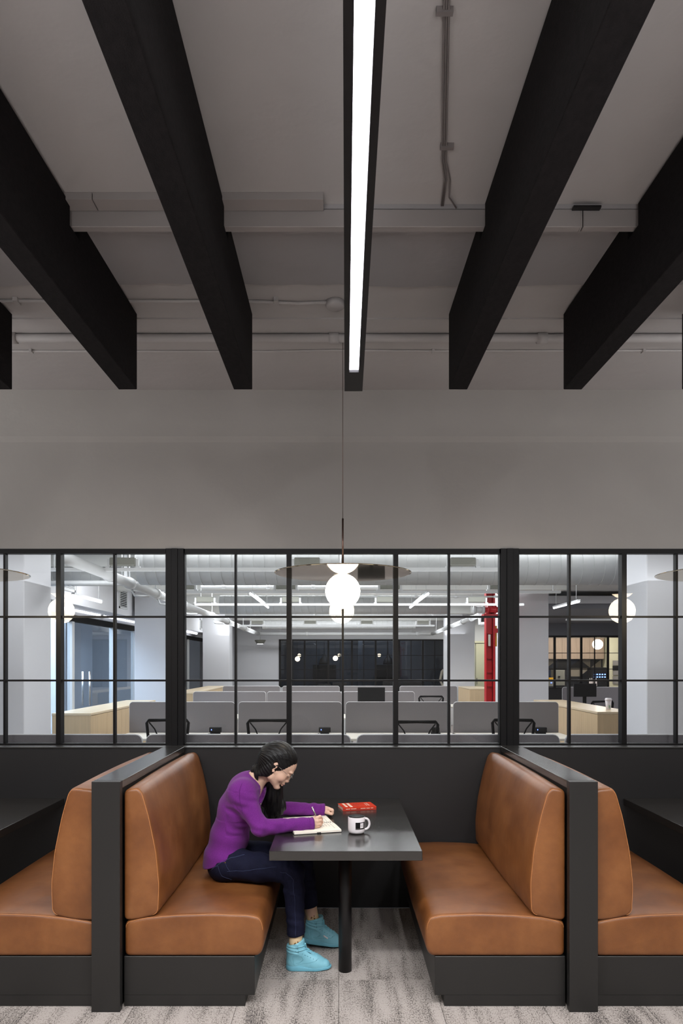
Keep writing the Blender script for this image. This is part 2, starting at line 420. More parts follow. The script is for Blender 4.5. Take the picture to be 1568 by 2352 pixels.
box('clip', .285, .335, 1.995, 2.01, 3.582, 3.60, 'cable', cb); box('clip', .375, .425, 2.52, 2.535, 3.582, 3.60, 'cable', cb)

pp = thing('ceiling_pipe', 'thick pale painted conduit across the ceiling with round couplings', 'pipe', (0, 3.97, 3.57))
tube('pipe_run', [(-5.5, 3.97, 3.567), (5.5, 3.97, 3.567)], .024, 'conduit', pp, 14)
for x in (1.18, -.03, -1.9): tube('coupling', [(x-.028, 3.97, 3.567), (x+.028, 3.97, 3.567)], .031, 'conduit', pp, 14)
pp = thing('thin_conduit', 'thin pale conduit across the ceiling, nearest the back wall', 'conduit', (0, 4.2, 3.58))
tube('pipe_run', [(-5.5, 4.17, 3.586), (-.4, 4.18, 3.586), (-.05, 4.165, 3.586), (.6, 4.175, 3.586), (5.5, 4.15, 3.586)], .007, 'conduit', pp, 8)
for x in (-1.88, .575, 1.86): box('clip', x-.008, x+.008, 4.155, 4.19, 3.574, 3.594, 'conduit', pp)
pp = thing('thin_conduit', 'thin pale conduit with a round box end, left of the light, nearer the trunking', 'conduit', (0, 3.6, 3.59))
tube('pipe_run', [(-5.0, 3.60, 3.591), (-.5, 3.61, 3.591), (-.22, 3.63, 3.591), (-.06, 3.62, 3.591)], .009, 'conduit', pp, 8)
for x in (-1.7, -.33): box('clip', x-.012, x+.012, 3.58, 3.63, 3.578, 3.60, 'conduit', pp)
lathe('junction_box', [(0, -.0), (.045, .0), (.05, .006), (.05, .03)], 'conduit', (-.02, 3.63, 3.568), pp, 20)

# ------------------------------------------------------------------ booths
def offset_ring(prof, d):
    n = len(prof); P = [Vector(p) for p in prof]; out = []
    for i in range(n):
        t = (P[(i+1) % n]-P[i-1]).normalized(); nr = Vector((t.y, -t.x))
        out.append(P[i]-nr*d)
    return out
def resample(poly, step, r):
    # round the corners (Chaikin restricted near corners) and resample
    P = [Vector(p) for p in poly]; n = len(P); out = []
    for i in range(n):
        a, b, c = P[i-1], P[i], P[(i+1) % n]
        k = min(r, (a-b).length*.45, (c-b).length*.45)
        p0 = b+(a-b).normalized()*k; p1 = b+(c-b).normalized()*k
        for t in (0, .25, .5, .75, 1): out.append(p0*(1-t)**2+b*2*t*(1-t)+p1*t*t)
    res = []
    for i in range(len(out)):
        a, b = out[i], out[(i+1) % len(out)]
        k = max(1, int((b-a).length/step))
        for j in range(k): res.append(a.lerp(b, j/k))
    fin = [res[0]]
    for p in res[1:]:
        if (p-fin[-1]).length > step*.3: fin.append(p)
    return fin
def cushion(name, poly, y0, y1, m, parent, r=.03, er=.018, puff=.006, crease=0):
    ring = resample(poly, .03, r); A = sum(ring[i].x*ring[(i+1) % len(ring)].y-ring[(i+1) % len(ring)].x*ring[i].y for i in range(len(ring)))
    if A < 0: ring = ring[::-1]
    n = len(ring); c = sum(ring, Vector((0, 0)))/n
    st = []
    for a in (0, .3, .6, 1): st.append((y0+er*(1-math.cos(a*PI/2)), er*(1-math.sin(a*PI/2))))
    m_ = 14
    for j in range(1, m_): st.append((y0+er+(y1-y0-2*er)*j/m_, -puff*math.sin(PI*j/m_)))
    for a in (1, .6, .3, 0): st.append((y1-er*(1-math.cos(a*PI/2)), er*(1-math.sin(a*PI/2))))
    V = []; F = []
    e0 = offset_ring(ring, er)
    rows_ = []
    for k in (0, .35, .65, .88): rows_.append([(c.x+(p.x-c.x)*k, y0-.004*(1-k*k), c.y+(p.y-c.y)*k) for p in e0] if k else None)
    for yy, d in st: rows_.append([(p.x, yy, p.y) for p in offset_ring(ring, d)])
    V.append((c.x, y0-.004, c.y)); rows_ = rows_[1:]
    for rw in rows_: V += rw
    R = len(rows_)
    for i in range(n): F.append((0, 1+i, 1+(i+1) % n))
    for j in range(R-1):
        for i in range(n): F.append((1+j*n+i, 1+(j+1)*n+i, 1+(j+1)*n+(i+1) % n, 1+j*n+(i+1) % n))
    F.append(tuple(1+(R-1)*n+i for i in range(n)))
    V, F = fixn((V, F))
    o = put(name, V, F, m, parent, True)
    seam = [(p.x, y0+.004, p.y) for p in offset_ring(ring, er*.35)]
    return o, seam
YF = 3.335
def mirror(poly, cx): return [(2*cx-x, z) for x, z in poly]
SEAT = [(-1.047, .245), (-.385, .245), (-.364, .30), (-.366, .395), (-.384, .438), (-.44, .452), (-.62, .458), (-.80, .452), (-.95, .438), (-1.047, .415)]
BACK = [(-1.050, .418), (-.98, .425), (-.895, .445), (-.878, .47), (-.874, .60), (-.890, .76), (-.925, .93), (-.958, 1.045), (-.982, 1.070), (-1.05, 1.060)]
PC = .0285                                   # centre of the middle booth
def bench(label, cx, mir, dxw=0):
    f = (lambda P: mirror(P, PC)) if mir else (lambda P: P)
    sh = lambda P: [(x+cx, z) for x, z in f([(a-(dxw if a < -1.04 else 0), b) for a, b in P])]
    xs = [p[0] for p in sh([(-1.049, 0), (-.411, 0), (-.458, 0)])]
    lo, hi = sorted((xs[0], xs[1])); lk, hk = sorted((xs[0], xs[2]))
    t = thing('booth_bench', label, 'bench', ((lo+hi)/2, YF, 0), 'tan leather booth benches')
    put('base', *bev(bxg(lo, hi, YF, YW-.003, .055, .245), .002, 1), 'laminate', t)
    put('toe_kick', *bev(bxg(lk, hk, YF+.002, YW-.003, .001, .055), .001, 1), 'laminate', t)
    s, seam = cushion('seat_cushion', sh(SEAT), YF-.004, YW-.004, 'leather', t, .03, .02, .004)
    zt = [p for p in seam if p[2] > .36]
    put('seam', *tubeg(zt, .0014, 6), 'stitch', s, True)
    b, seam = cushion('back_cushion', sh(BACK), YF-.004, YW-.004, 'leather', t, .03, .016, .008)
    fr = [p for p in seam if p[2] > .44 and (p[0] > -1.03+cx if not mir else p[0] < 2*PC+1.03+cx)]
    put('seam', *tubeg(fr, .0014, 6), 'stitch', b, True)
    return t
PITCH = 2.294
bench('tan leather booth bench with the woman sitting on it', 0, False)
bench('empty tan leather booth bench facing the woman across the table', 0, True)
bench('tan leather booth bench at the left edge, backing onto the left divider', -PITCH-.045, True, .042)
bench('tan leather booth bench at the right edge, backing onto the right divider', PITCH+.02, False, .018)
def divider(label, cx):
    x0, x1 = cx-.0685, cx+.0685
    t = thing('booth_divider', label, 'divider', (cx, 3.28, 0), 'dark dividers between the booths')
    box('post', x0, x1, 3.28, 3.318, .0, 1.108, 'laminate', t, .0015)
    box('panel', x0+.012, x1-.012, 3.318, YW-.002, 0, 1.07, 'laminate', t)
    put('cap', *bev(bxg(x0, x1, 3.3185, YW-.008, 1.07, 1.1085), .0015, 1), 'laminate_table', t)
divider('dark laminate divider left of the woman\'s bench', -1.120)
divider('dark laminate divider right of the empty bench', 1.176)

def booth_table(label, cx):
    t = thing('booth_table', label, 'table', (cx, 3.73, 0), 'dark booth tables')
    put('tabletop', *bev(bxg(cx-.378, cx+.378, 3.367, YW-.002, .703, .75), .0015, 1), 'laminate_table', t)
    lathe('leg', [(.036, 0), (.036, .703)], 'black_metal', (cx, 3.73, 0), t, 32)
    lathe('top_plate', [(.09, 0), (.09, .006)], 'black_metal', (cx, 3.73, .697), t, 32)
    return t
booth_table('dark grey laminate table the woman writes on', .034)
booth_table('dark grey booth table cut off by the left edge', .034-PITCH)
booth_table('dark grey booth table cut off by the right edge', .034+PITCH)

def pendant(label, x):
    y, zc, r = 4.05, 2.104, .103
    t = thing('pendant_lamp', label, 'pendant lamp', (x, y, zc), 'globe pendants over the booths')
    g = latheg([(r*math.sin(a), -r*math.cos(a)) for a in [PI*i/22 for i in range(23)]], 40, (x, y, zc))
    put('globe', *g, 'globe', t, True)
    d = latheg([(.012, 2.2075), (.398, 2.2075), (.405, 2.2095), (.4055, 2.2115), (.398, 2.2135), (.012, 2.2135)], 96, (x, y, 0))
    put('disc', *d, 'brass', t, False)
    lathe('socket', [(.016, 2.2), (.018, 2.225), (.010, 2.24)], 'brass_dark', (x, y, 0), t, 20)
    tube('rod', [(x, y, 2.225), (x, y, 2.535)], .0055, 'brass_dark', t, 12)
    tube('cord', [(x, y, 2.53), (x, y, 3.59)], .0016, 'brass_dark', t, 8)
    lathe('ceiling_cup', [(.02, 0), (.02, .012)], 'plaster_ceiling', (x, y, 3.58), t, 20)
    return t
p0 = pendant('globe pendant with a brass disc hanging over the woman\'s table', .0232)
pendant('globe pendant whose brass disc just enters the left edge', .0232-PITCH)
pendant('globe pendant whose brass disc just enters the right edge', .0232+PITCH)

# ------------------------------------------------------------------ things on the table
ZT = .75
def loc2w(o, a, pts): ca, sa = math.cos(a), math.sin(a); return [(o[0]+x*ca-y*sa, o[1]+x*sa+y*ca, z) for x, y, z in pts]
# mug
mx_, my_ = .0963, 3.73
t = thing('mug', 'white coffee mug with a black inside and a small black square print', 'mug', (mx_, my_, ZT))
lathe('body', [(.030, .0), (.040, .003), (.0455, .012), (.0464, .022), (.0464, .0885), (.0455, .090), (.0445, .0885), (.0440, .088)], 'mug_white', (mx_, my_, ZT), t, 48)
lathe('inside', [(0, .012), (.036, .012), (.0435, .02), (.0440, .088), (.0452, .0903)], 'mug_black', (mx_, my_, ZT), t, 48)
ha = math.radians(12); hp = []
for i in range(17):
    a = -PI/2+PI*i/16; hp.append((.044+.0285*max(0, math.cos(a))**.8, .047+.030*math.sin(a)))
hp = [(.043, .017)]+hp+[(.043, .077)]
hpts = [(mx_+r*math.cos(ha), my_+r*math.sin(ha), ZT+z) for r, z in hp]
tube('handle', hpts, .0062, 'mug_white', t, 12)
def patch(name, a0, a1, z0, z1, r, m, par, n=14):
    V = []; F = []
    for i in range(n+1):
        a = math.radians(a0+(a1-a0)*i/n)-PI/2
        V += [(mx_+r*math.cos(a), my_+r*math.sin(a), ZT+z0), (mx_+r*math.cos(a), my_+r*math.sin(a), ZT+z1)]
    for i in range(n): F.append((2*i, 2*i+2, 2*i+3, 2*i+1))
    return put(name, V, F, m, par, True)
pb = patch('print', -8, 72, .028, .066, .0466, 'mug_black', t)
patch('print_stripe', -8, 22, .027, .0335, .04665, 'mug_grey', pb); patch('print_square', 24, 52, .0345, .062, .04675, 'mug_white', pb)
def text_mesh(s, size):
    c = bpy.data.curves.new('t', 'FONT'); c.body = s; c.size = size; c.align_x = 'CENTER'; o = bpy.data.objects.new('t', c); COL.objects.link(o)
    me = bpy.data.meshes.new_from_object(o.evaluated_get(bpy.context.evaluated_depsgraph_get())); r = ([tuple(v.co) for v in me.vertices], [tuple(p.vertices) for p in me.polygons])
    bpy.data.objects.remove(o); return r
tv, tf = text_mesh('PVH', .0068)
V = []
for x, y, z in tv:
    a = math.radians(38)+x/.0469-PI/2; V.append((mx_+.0469*math.cos(a), my_+.0469*math.sin(a), ZT+.044+y))
put('lettering', V, tf, 'mug_black', pb)

# red book
bo, ba = (.025, 4.277), math.radians(13.5)
t = thing('book', 'red paperback book lying closed near the far edge of the table', 'book', (bo[0], bo[1], ZT))
BW, BD, BT = .218, .14, .020
def bk(name, x0, x1, y0, y1, z0, z1, m, par=t, b=0):
    g = bxg(x0, x1, y0, y1, z0, z1); g = bev(g, b) if b else g
    return put(name, loc2w(bo, ba, g[0]), g[1], m, par)
bk('cover', 0, BW, 0, BD, ZT+BT-.0012, ZT+BT, 'book_red'); bk('cover', 0, BW, 0, BD, ZT, ZT+.0012, 'book_red')
bk('pages', .003, BW-.003, .0012, BD-.003, ZT+.0012, ZT+BT-.0012, 'page')
sp = bk('spine', 0, BW, -.001, .0012, ZT, ZT+BT, 'book_red')
bk('spine_band', .0, BW, -.0013, -.001, ZT+.002, ZT+BT*.62, 'spine_brown', sp)
for x0, x1 in ((.02, .05), (.053, .09), (.115, .15), (.153, .178), (.181, .2)):
    bk('spine_print', x0, x1-.003, -.0016, -.0013, ZT+.009, ZT+.0125, 'book_print', sp)
cv = bk('cover_print', .0235, .0385, .02, .128, ZT+BT, ZT+BT+.0002, 'book_print')
bk('cover_print', .052, .069, .012, .128, ZT+BT, ZT+BT+.0002, 'book_print')
bk('cover_print', .165, .169, .03, .11, ZT+BT, ZT+BT+.0002, 'book_print'); bk('cover_print', .179, .184, .03, .11, ZT+BT, ZT+BT+.0002, 'book_print')
g = tubeg([(.105+.016*math.cos(a), .07+.035*math.sin(a), ZT+BT+.0003) for a in [2*PI*i/20 for i in range(21)]], .0008, 5)
put('cover_emblem', loc2w(bo, ba, g[0]), g[1], 'spine_brown', t)
g = tubeg([(.098+.014*math.sin(i*.9), .05+.0035*i, ZT+BT+.0003) for i in range(12)], .0009, 5); put('cover_emblem', loc2w(bo, ba, g[0]), g[1], 'spine_brown', t)

# open notebook
nc, na = (-.160, 3.903), math.radians(14)
t = thing('notebook', 'open spiral notebook with handwriting under the woman\'s hand', 'notebook', (nc[0], nc[1], ZT))
NL, NW = .262, .195
def nbp(name, g, m, par=t, smooth=False): return put(name, loc2w(nc, na, g[0]), g[1], m, par, smooth)
nbp('cover', bev(bxg(-NL/2-.003, NL/2+.003, -NW-.003, NW+.003, ZT, ZT+.0025), .001, 1), 'cover_black')
def pageblock(s, h):
    V = []; F = []; n = 12
    for i in range(n+1):
        u = i/n; y = s*(.006+(NW-.008)*u)
        z = ZT+.0025+h*(1-.35*(1-u)**3)*(1 if u < .97 else .9)
        for x in (-NL/2, NL/2): V += [(x, y, ZT+.0025), (x, y, z)]
    for i in range(n):
        a = 4*i; F += [(a+1, a+3, a+7, a+5), (a, a+4, a+6, a+2), (a, a+1, a+5, a+4), (a+2, a+6, a+7, a+3)]
    F += [(0, 2, 3, 1), (4*n, 4*n+1, 4*n+3, 4*n+2)]
    return fixn((V, F)), lambda u: ZT+.0025+h*(1-.35*(1-u)**3)+.0004
for s, h in ((-1, .0115), (1, .0060)):
    g, zf = pageblock(s, h); pg = nbp('pages', g, 'page')
    gs = []
    for row in range(15):
        x = -NL/2+.02+row*.0165; y = .022+random.uniform(0, .006)
        end = random.choice((.10, .15, .16, .13)) if row % 5 != 4 else .05
        while y < end:
            wl = random.uniform(.004, .012); k = 5
            pts = [(x+random.uniform(-.0022, .0022), s*(y+wl*j/k), zf(min(1, (y+wl*j/k)/NW))) for j in range(k+1)]
            gs.append(tubeg(pts, .0004, 3, False)); y += wl+.004
    o = put('handwriting', loc2w(nc, na, join(*gs)[0]), join(*gs)[1], 'ink', pg); o['kind'] = 'stuff'
for i in range(22):
    x = -NL/2+.014+i*.0111
    g = tubeg([(x, .0085*math.cos(a), ZT+.0075+.0065*math.sin(a)) for a in [-.3+PI*1.2*j/8 for j in range(9)]], .0011, 5)
    nbp('spiral_ring', g, 'cover_black', t, True)
nbp('elastic_clip', bev(bxg(-.006, .016, -NW-.0045, -NW+.012, ZT+.0003, ZT+.0065), .001, 1), 'cover_black')
# ================================================================== OFFICE BEHIND THE GLASS
OX0, OX1, OY1 = -3.85, 9.5, 21.6
tag(box('floor', -7.5, 9.6, 4.95, 25, -.05, 0, 'carpet_office'), kind='structure')
oc = tag(box('ceiling', -7.5, 9.6, 4.95, 25.2, 3.12, 3.25, 'office_ceiling'), kind='structure')
for y in (6.0, 8.9, 11.7, 14.6, 17.3, 20.1):
    tag(box('ceiling_beam', -3.85, 3.9, y, y+.28, 2.93, 3.12, 'office_ceiling'), kind='structure')
tag(box('wall_left', -7.6, -7.5, 4.95, 25, 0, 3.2, 'office_white'), kind='structure')
tag(box('wall_right', 9.5, 9.6, 4.95, 25, 0, 3.2, 'office_white'), kind='structure')
wl = tag(put('wall_bulkhead', *join(bxg(-4.5, -3.85, 4.95, 21.6, 2.53, 3.12), bxg(-4.36, -3.9, 4.95, 5.3, 0, 2.53)), 'office_white'), kind='structure')
tag(put('wall_end', *join(bxg(-4.4, -1.90, 21.6, 21.75, 0, 3.12), bxg(-1.90, 3.35, 21.6, 21.75, 2.42, 3.12), bxg(3.35, 5.6, 21.6, 21.75, 0, 3.12), bxg(-1.9, 3.35, 21.6, 21.75, 0, .9)), 'office_white'), kind='structure')
tag(box('wall_return', 4.95, 5.05, 19.2, 21.6, 0, 3.12, 'office_white'), kind='structure')
tag(put('wall_kitchen', *join(bxg(5.05, 9.5, 19.2, 19.35, 2.44, 3.12), bxg(5.05, 5.8, 19.2, 19.35, 0, 2.44)), 'office_grey'), kind='structure')
tag(box('wall_kitchen_lower', 5.8, 9.5, 19.2, 19.35, 0, .95, 'wainscot'), kind='structure')
tag(put('ceiling_soffit', *join(bxg(3.95, 9.5, 13.9, 19.2, 2.78, 2.92)), 'office_grey'), kind='structure')
tag(put('trim_5', *join(bxg(3.95, 9.5, 13.7, 13.9, 2.88, 3.02)), 'office_white'), kind='structure')
# columns
def column(x0, x1, y0, n):
    tag(put('pillar', *bev(bxg(x0, x1, y0, y0+(1.15 if x0 == 2.99 else .6), 0, 3.12), .006, 1), 'office_white'), kind='structure')
for x0, x1, y0 in ((-3.85, -2.95, 6.4), (2.886, 3.8, 6.4), (-3.8, -3.03, 12.7), (2.98, 3.9, 12.7), (-3.85, -3.10, 19.3), (2.99, 3.66, 18.4)): column(x0, x1, y0, 0)
# air grilles on the bulkhead
for lb, ya, yb, za, zb in (('air grille on the left bulkhead, nearest the glass screen', 9.5, 9.95, 2.70, 2.92), ('air grille on the left bulkhead, middle one of three', 11.95, 12.4, 2.64, 2.98), ('air grille on the left bulkhead, farthest', 18.9, 19.25, 2.60, 2.90)):
    t = thing('air_grille', lb, 'vent', (-3.85, ya, za), 'air grilles on the left bulkhead')
    put('frame', *join(bxg(-3.85, -3.835, ya, yb, za, za+.03), bxg(-3.85, -3.835, ya, yb, zb-.03, zb), bxg(-3.85, -3.835, ya, ya+.03, za, zb), bxg(-3.85, -3.835, yb-.03, yb, za, zb)), 'white_metal', t)
    box('backing', -3.849, -3.846, ya+.03, yb-.03, za+.03, zb-.03, 'device_black', t)
    n = 9
    for i in range(n):
        z = za+.03+(zb-za-.06)*(i+.5)/n; box('slat', -3.846, -3.836, ya+.03, yb-.03, z-.006, z+.004, 'white_metal', t)
# left glass fronted rooms
def glassroom(name, ya, yb, posts, gl, handle=None):
    r = bpy.data.objects.new(name, None); COL.objects.link(r); r['kind'] = 'structure'; r.location = (-4.3, ya, 0)
    box('header', -4.34, -4.26, ya, yb, 2.34, 2.44, 'mesh_black', r)
    put('head_panel', *bxg(-4.36, -4.2, ya, yb, 2.44, 2.53), 'office_white', r)
    e = [ya]+posts+[yb]
    for p in posts: box('post', -4.34, -4.26, p-.05, p+.05, 0, 2.34, 'white_metal', r)
    for a, b in zip(e[:-1], e[1:]): put('pane', *[[(-4.3, a, .02), (-4.3, b, .02), (-4.3, b, 2.34), (-4.3, a, 2.34)], [(0, 1, 2, 3)]], gl, r)
    return r
gr = glassroom('window_6', 5.3, 15.6, [6.6, 8.0, 9.5, 10.96, 12.95, 14.3], 'glass_blue')
glassroom('window_7', 15.6, 21.6, [17.0, 19.4], 'glass_dark')
for x in (-4.24, -4.36): tube('door_handle', [(x, 11.62, .95), (x, 11.62, 1.53)], .016, 'steel', gr, 10)
tag(put('wall_office', *join(bxg(-7.4, -4.4, 15.5, 15.6, 0, 3.1), bxg(-6.2, -5.2, 12.9, 13.0, 0, 3.1), bxg(-6.6, -6.5, 5.3, 15.5, 0, 3.1)), 'office_white'), kind='structure')
tag(box('wall_navy', -5.2, -5.1, 15.6, 21.6, 0, 3.1, 'navy_blind'), kind='structure')
def ledline(lb, p, q, r=.016, grp=None, hang=False):
    t = thing('light_line', lb, 'light', p, grp)
    tube('lens', [p, q], r, 'led_office', t, 8)
    d = Vector(q)-Vector(p)
    put('channel', *bxg(min(p[0], q[0])-.022, max(p[0], q[0])+.022, p[1], q[1], p[2]+r*.5, p[2]+r*.5+.025), 'white_metal', t)
    if hang:
        for f in (.1, .9):
            c = Vector(p)+d*f; tube('hanger', [(c.x, c.y, c.z+.02), (c.x, c.y, 3.12)], .003, 'white_metal', t, 6)
    return t
ledline('bright light line along the left bulkhead, nearer length', (-4.2, 10.2, 2.515), (-4.2, 12.0, 2.515), .02)
ledline('bright light line along the left bulkhead, second length', (-4.2, 12.2, 2.515), (-4.2, 14.4, 2.515), .02)
ledline('bright light line above the dark blue glass at the far left', (-4.0, 17.0, 2.50), (-4.0, 19.2, 2.50), .03)
g = 'suspended light lines in the office'
for x, y0, y1, l in ((-1.18, 9.1, 11.4, 'left of the pendant'), (1.19, 9.1, 11.4, 'right of the pendant'), (3.62, 10.3, 11.5, 'by the far right pillar'), (-3.62, 9.3, 10.4, 'near the left air grilles')):
    ledline('suspended office light line '+l, (x, y0, 2.6), (x, y1, 2.6), .015, g, True)

# spiral ducts
def duct(lb, x0, x1, y, z, r, pitch=.125):
    t = thing('round_duct', lb, 'duct', (x0, y, z), 'round ducts under the office ceiling')
    n = 40; V = []; F = []
    g = tubeg([(x0, y, z), (x1, y, z)], r, n, True)
    put('duct_shell', *g, 'duct', t, True)
    k = int((x1-x0)/pitch)
    for i in range(k):
        xs = x0+.06+i*pitch
        pts = [(xs+(pitch*.55)*(j/20), y+(r+.001)*math.cos(2*PI*j/20), z+(r+.001)*math.sin(2*PI*j/20)) for j in range(21)]
        put('spiral_seam', *tubeg(pts, .004, 4, False), 'duct', t, True)
    for x in (x0+.5, (x0+x1)/2, x1-.5):
        tube('hanger', [(x, y, z+r*.9), (x, y, 3.12)], .006, 'white_metal', t, 6)
duct('largest round spiral duct crossing the top of all window bays', -2.32, 3.75, 8.0, 2.84, .25)
duct('smaller round duct at the far left behind the sloping pipe', -3.83, -2.56, 9.0, 2.83, .12)
duct('middle round duct behind the largest one', -2.15, 2.0, 12.4, 2.73, .17)
duct('farthest round duct above the far black window', -1.9, 1.9, 17.0, 2.62, .11)
t = thing('air_pipe', 'pale round pipe below the smaller duct at the left', 'pipe', (-3.8, 8.6, 2.7)); tube('pipe_run', [(-3.83, 8.6, 2.68), (-2.6, 8.6, 2.68)], .035, 'white_metal', t, 12)
box('bracket', -2.7, -2.66, 8.58, 8.62, 2.71, 3.12, 'white_metal', t)

# sprinkler mains
def pipe(lb, pts, r, joints, m='white_metal', name='sprinkler_pipe', hang=True):
    t = thing(name, lb, 'pipe', pts[0]); tube('pipe_run', pts, r, m, t, 14)
    for (a, b) in joints: tube('coupling', [a, b], r*1.28, m, t, 14)
    if hang:
        for p in (pts[0], pts[-1]):
            q = Vector(pts[0]).lerp(Vector(pts[-1]), .12 if p == pts[0] else .88)
            tube('hanger', [(q.x, q.y, q.z+r*.8), (q.x, q.y, 3.12)], .006, 'white_metal', t, 6)
    return t
A, B = Vector((-2.52, 6.2, 2.645)), Vector((-2.4, 20.3, 2.54))
jj = []
for s in (.09, .14, .22, .33, .5, .62, .8): c = A.lerp(B, s); d = (B-A).normalized()*.05; jj.append((tuple(c-d), tuple(c+d)))
t = pipe('thick white sprinkler main running away from the glass on the left', [tuple(A), tuple(B)], .055, jj)
for s in (.14, .22, .33, .5):
    c = A.lerp(B, s); tube('hanger', [(c.x, c.y, c.z), (c.x, c.y, 3.12)], .008, 'white_metal', t, 6)
    pts = [(c.x, c.y+.05, c.z-.05), (c.x+.04, c.y+.06, c.z-.14), (c.x+.12, c.y+.06, c.z-.15), (c.x+.22, c.y+.06, c.z-.15)]
    tube('branch', pts, .014, 'white_metal', t, 8)
pipe('white cross main in front of the far wall', [(-2.36, 20.4, 2.54), (2.78, 20.4, 2.54)], .05, [((-1.0, 20.4, 2.54), (-.92, 20.4, 2.54)), ((.1, 20.4, 2.54), (.18, 20.4, 2.54)), ((2.3, 20.4, 2.54), (2.38, 20.4, 2.54))])
t = pipe('white sprinkler main running away on the right, feeding from the red riser', [(2.78, 20.3, 2.54), (2.72, 13.2, 2.60), (2.66, 12.9, 2.66)], .05, [((2.74, 15.0, 2.585), (2.74, 15.1, 2.585)), ((2.73, 14, 2.594), (2.73, 14.12, 2.594)), ((2.75, 17.2, 2.567), (2.75, 17.3, 2.567))])
tube('branch', [(2.72, 13.2, 2.58), (2.72, 13.2, 2.42), (2.80, 13.15, 2.42)], .03, 'white_metal', t, 10); tube('branch', [(2.8, 13.15, 2.42), (2.97, 13.15, 2.42)], .03, 'white_metal', t, 10)
tube('coupling', [(2.74, 13.15, 2.42), (2.86, 13.15, 2.42)], .042, 'white_metal', t, 12)

# red riser
rx, ry = 2.75, 12.45
t = thing('fire_riser', 'tall red steel riser with valves left of the far right pillar', 'standpipe', (rx, ry, 0))
put('flange', *join(bxg(rx-.082, rx-.072, ry-.08, ry+.08, 0, 3.1), bxg(rx+.03, rx+.082, ry-.08, ry-.07, 0, 3.1), bxg(rx+.03, rx+.04, ry-.08, ry+.08, 0, 3.1)), 'red_paint', t)
put('web', *bxg(rx-.072, rx+.03, ry-.01, ry+.01, 0, 3.1), 'red_paint', t)
for z in (.55, .95, 1.25, 1.5, 1.75, 1.98, 2.2): box('stiffener', rx-.05, rx+.03, ry-.075, ry-.01, z, z+.008, 'red_paint', t)
tube('feed_pipe', [(2.46, 12.3, 2.635), (2.60, 12.3, 2.635)], .06, 'white_metal', t, 12)
for x in (2.44, 2.60): tube('feed_coupling', [(x-.02, 12.3, 2.635), (x+.02, 12.3, 2.635)], .078, 'white_metal', t, 12)
tube('valve_body', [(2.62, 12.3, 2.635), (3.2, 12.3, 2.635)], .055, 'red_paint', t, 14)
lathe('valve_wheel', [(.03, 0), (.09, .01), (.1, .05), (.06, .12), (.03, .2), (.09, .28), (.16, .34), (.16, .40)], 'red_paint', (2.98, 12.35, 2.62), t, 20)
for x in (2.67, 2.80, 3.0, 3.1): tube('bolt_ring', [(x, 12.3, 2.635), (x+.03, 12.3, 2.635)], .075, 'red_paint', t, 12)
box('riser_cap', rx-.13, rx+.16, ry-.12, ry+.1, 2.52, 2.56, 'red_paint', t)
box('bracket_arm', rx+.08, rx+.22, ry-.06, ry-.02, 2.22, 2.30, 'red_paint', t)
g = bxg(rx-.045, rx-.005, ry-.082, ry-.0795, 1.98, 2.19); put('paper_tag', *g, 'paper', t)
t = thing('sign_plate', 'yellow upright sign plate behind the red riser', 'sign', (2.86, 12.62, 1.98)); box('plate', 2.865, 2.915, 12.60, 12.62, 1.98, 2.36, 'yellow', t); box('sign_post', 2.885, 2.895, 12.621, 12.635, 0, 2.3, 'steel', t)

# boxed luminaires standing on cross rails
rows = [(7.2, 2.70, [283, 705, 1062], 'row nearest the glass', -3.1, 1.9), (9.4, 2.69, [424, 656, 895, 1147], 'second row', -2.4, 3.05), (10.9, 2.645, [471, 667, 884, 1094], 'third row', -2.3, 2.95), (15.7, 2.57, [591, 712, 842, 971], 'farthest row', -2.3, 2.2)]
order = ['leftmost', 'second from the left', 'third from the left', 'rightmost']
for y, z, pxs, lb, ra, rb in rows:
    t = thing('ceiling_rail', 'pale steel cross rail under the office ceiling, '+lb, 'rail', (0, y, z-.04))
    box('rail', ra, rb, y-.02, y+.02, z-.055, z-.02, 'white_metal', t)
    for x in (ra+.1, 0, rb-.1): box('hanger', x-.006, x+.006, y-.005, y+.005, z-.03, 3.12, 'white_metal', t)
    for i, px in enumerate(pxs):
        x = (px-778)*y/1568
        b = thing('boxed_luminaire', 'boxy grey office luminaire, %s, %s' % (order[i] if i < len(pxs)-1 else 'rightmost', lb), 'ceiling light', (x, y, z), 'boxed luminaires on the office rails')
        put('body', *bev(bxg(x-.135, x+.135, y-.04, y+.05, z, z+.085), .008, 1), 'fixture', b)
        for s in (-1, 1):
            box('bracket', x+s*.15-.015, x+s*.15+.015, y-.02, y+.02, z-.012, z+.07, 'white_metal', b)
            box('foot', x+s*.16-.02, x+s*.16+.02, y-.025, y+.025, z-.02, z-.005, 'white_metal', b)
# extra lengths of conduit with small fittings
for lb, x0, x1, y, z, r in (('thin conduit above the second rail, left of the pendant', -2.0, .6, 9.9, 2.78, .018), ('thin conduit between the ducts on the right', 0.3, 3.0, 11.6, 2.80, .014), ('long thin conduit before the farthest luminaires', -2.4, 2.6, 14.4, 2.68, .02)):
    t = thing('thin_conduit', lb, 'conduit', (x0, y, z)); tube('pipe_run', [(x0, y, z), (x1, y, z)], r, 'white_metal', t, 8)
    for k in range(4):
        x = x0+(x1-x0)*(k+.5)/4; tube('fitting', [(x-.03, y, z), (x+.03, y, z)], r*1.6, 'white_metal', t, 8); tube('hanger', [(x, y, z), (x, y, 3.12)], .004, 'white_metal', t, 5)
t = thing('hanging_tray', 'pale hanging tray under the grey soffit at the right', 'tray', (4.2, 12.0, 2.4)); box('tray', 4.0, 5.4, 11.95, 12.05, 2.42, 2.45, 'white_metal', t)
for x in (4.05, 5.3): tube('hanger', [(x, 12, 2.45), (x, 12, 3.12)], .004, 'white_metal', t, 5)
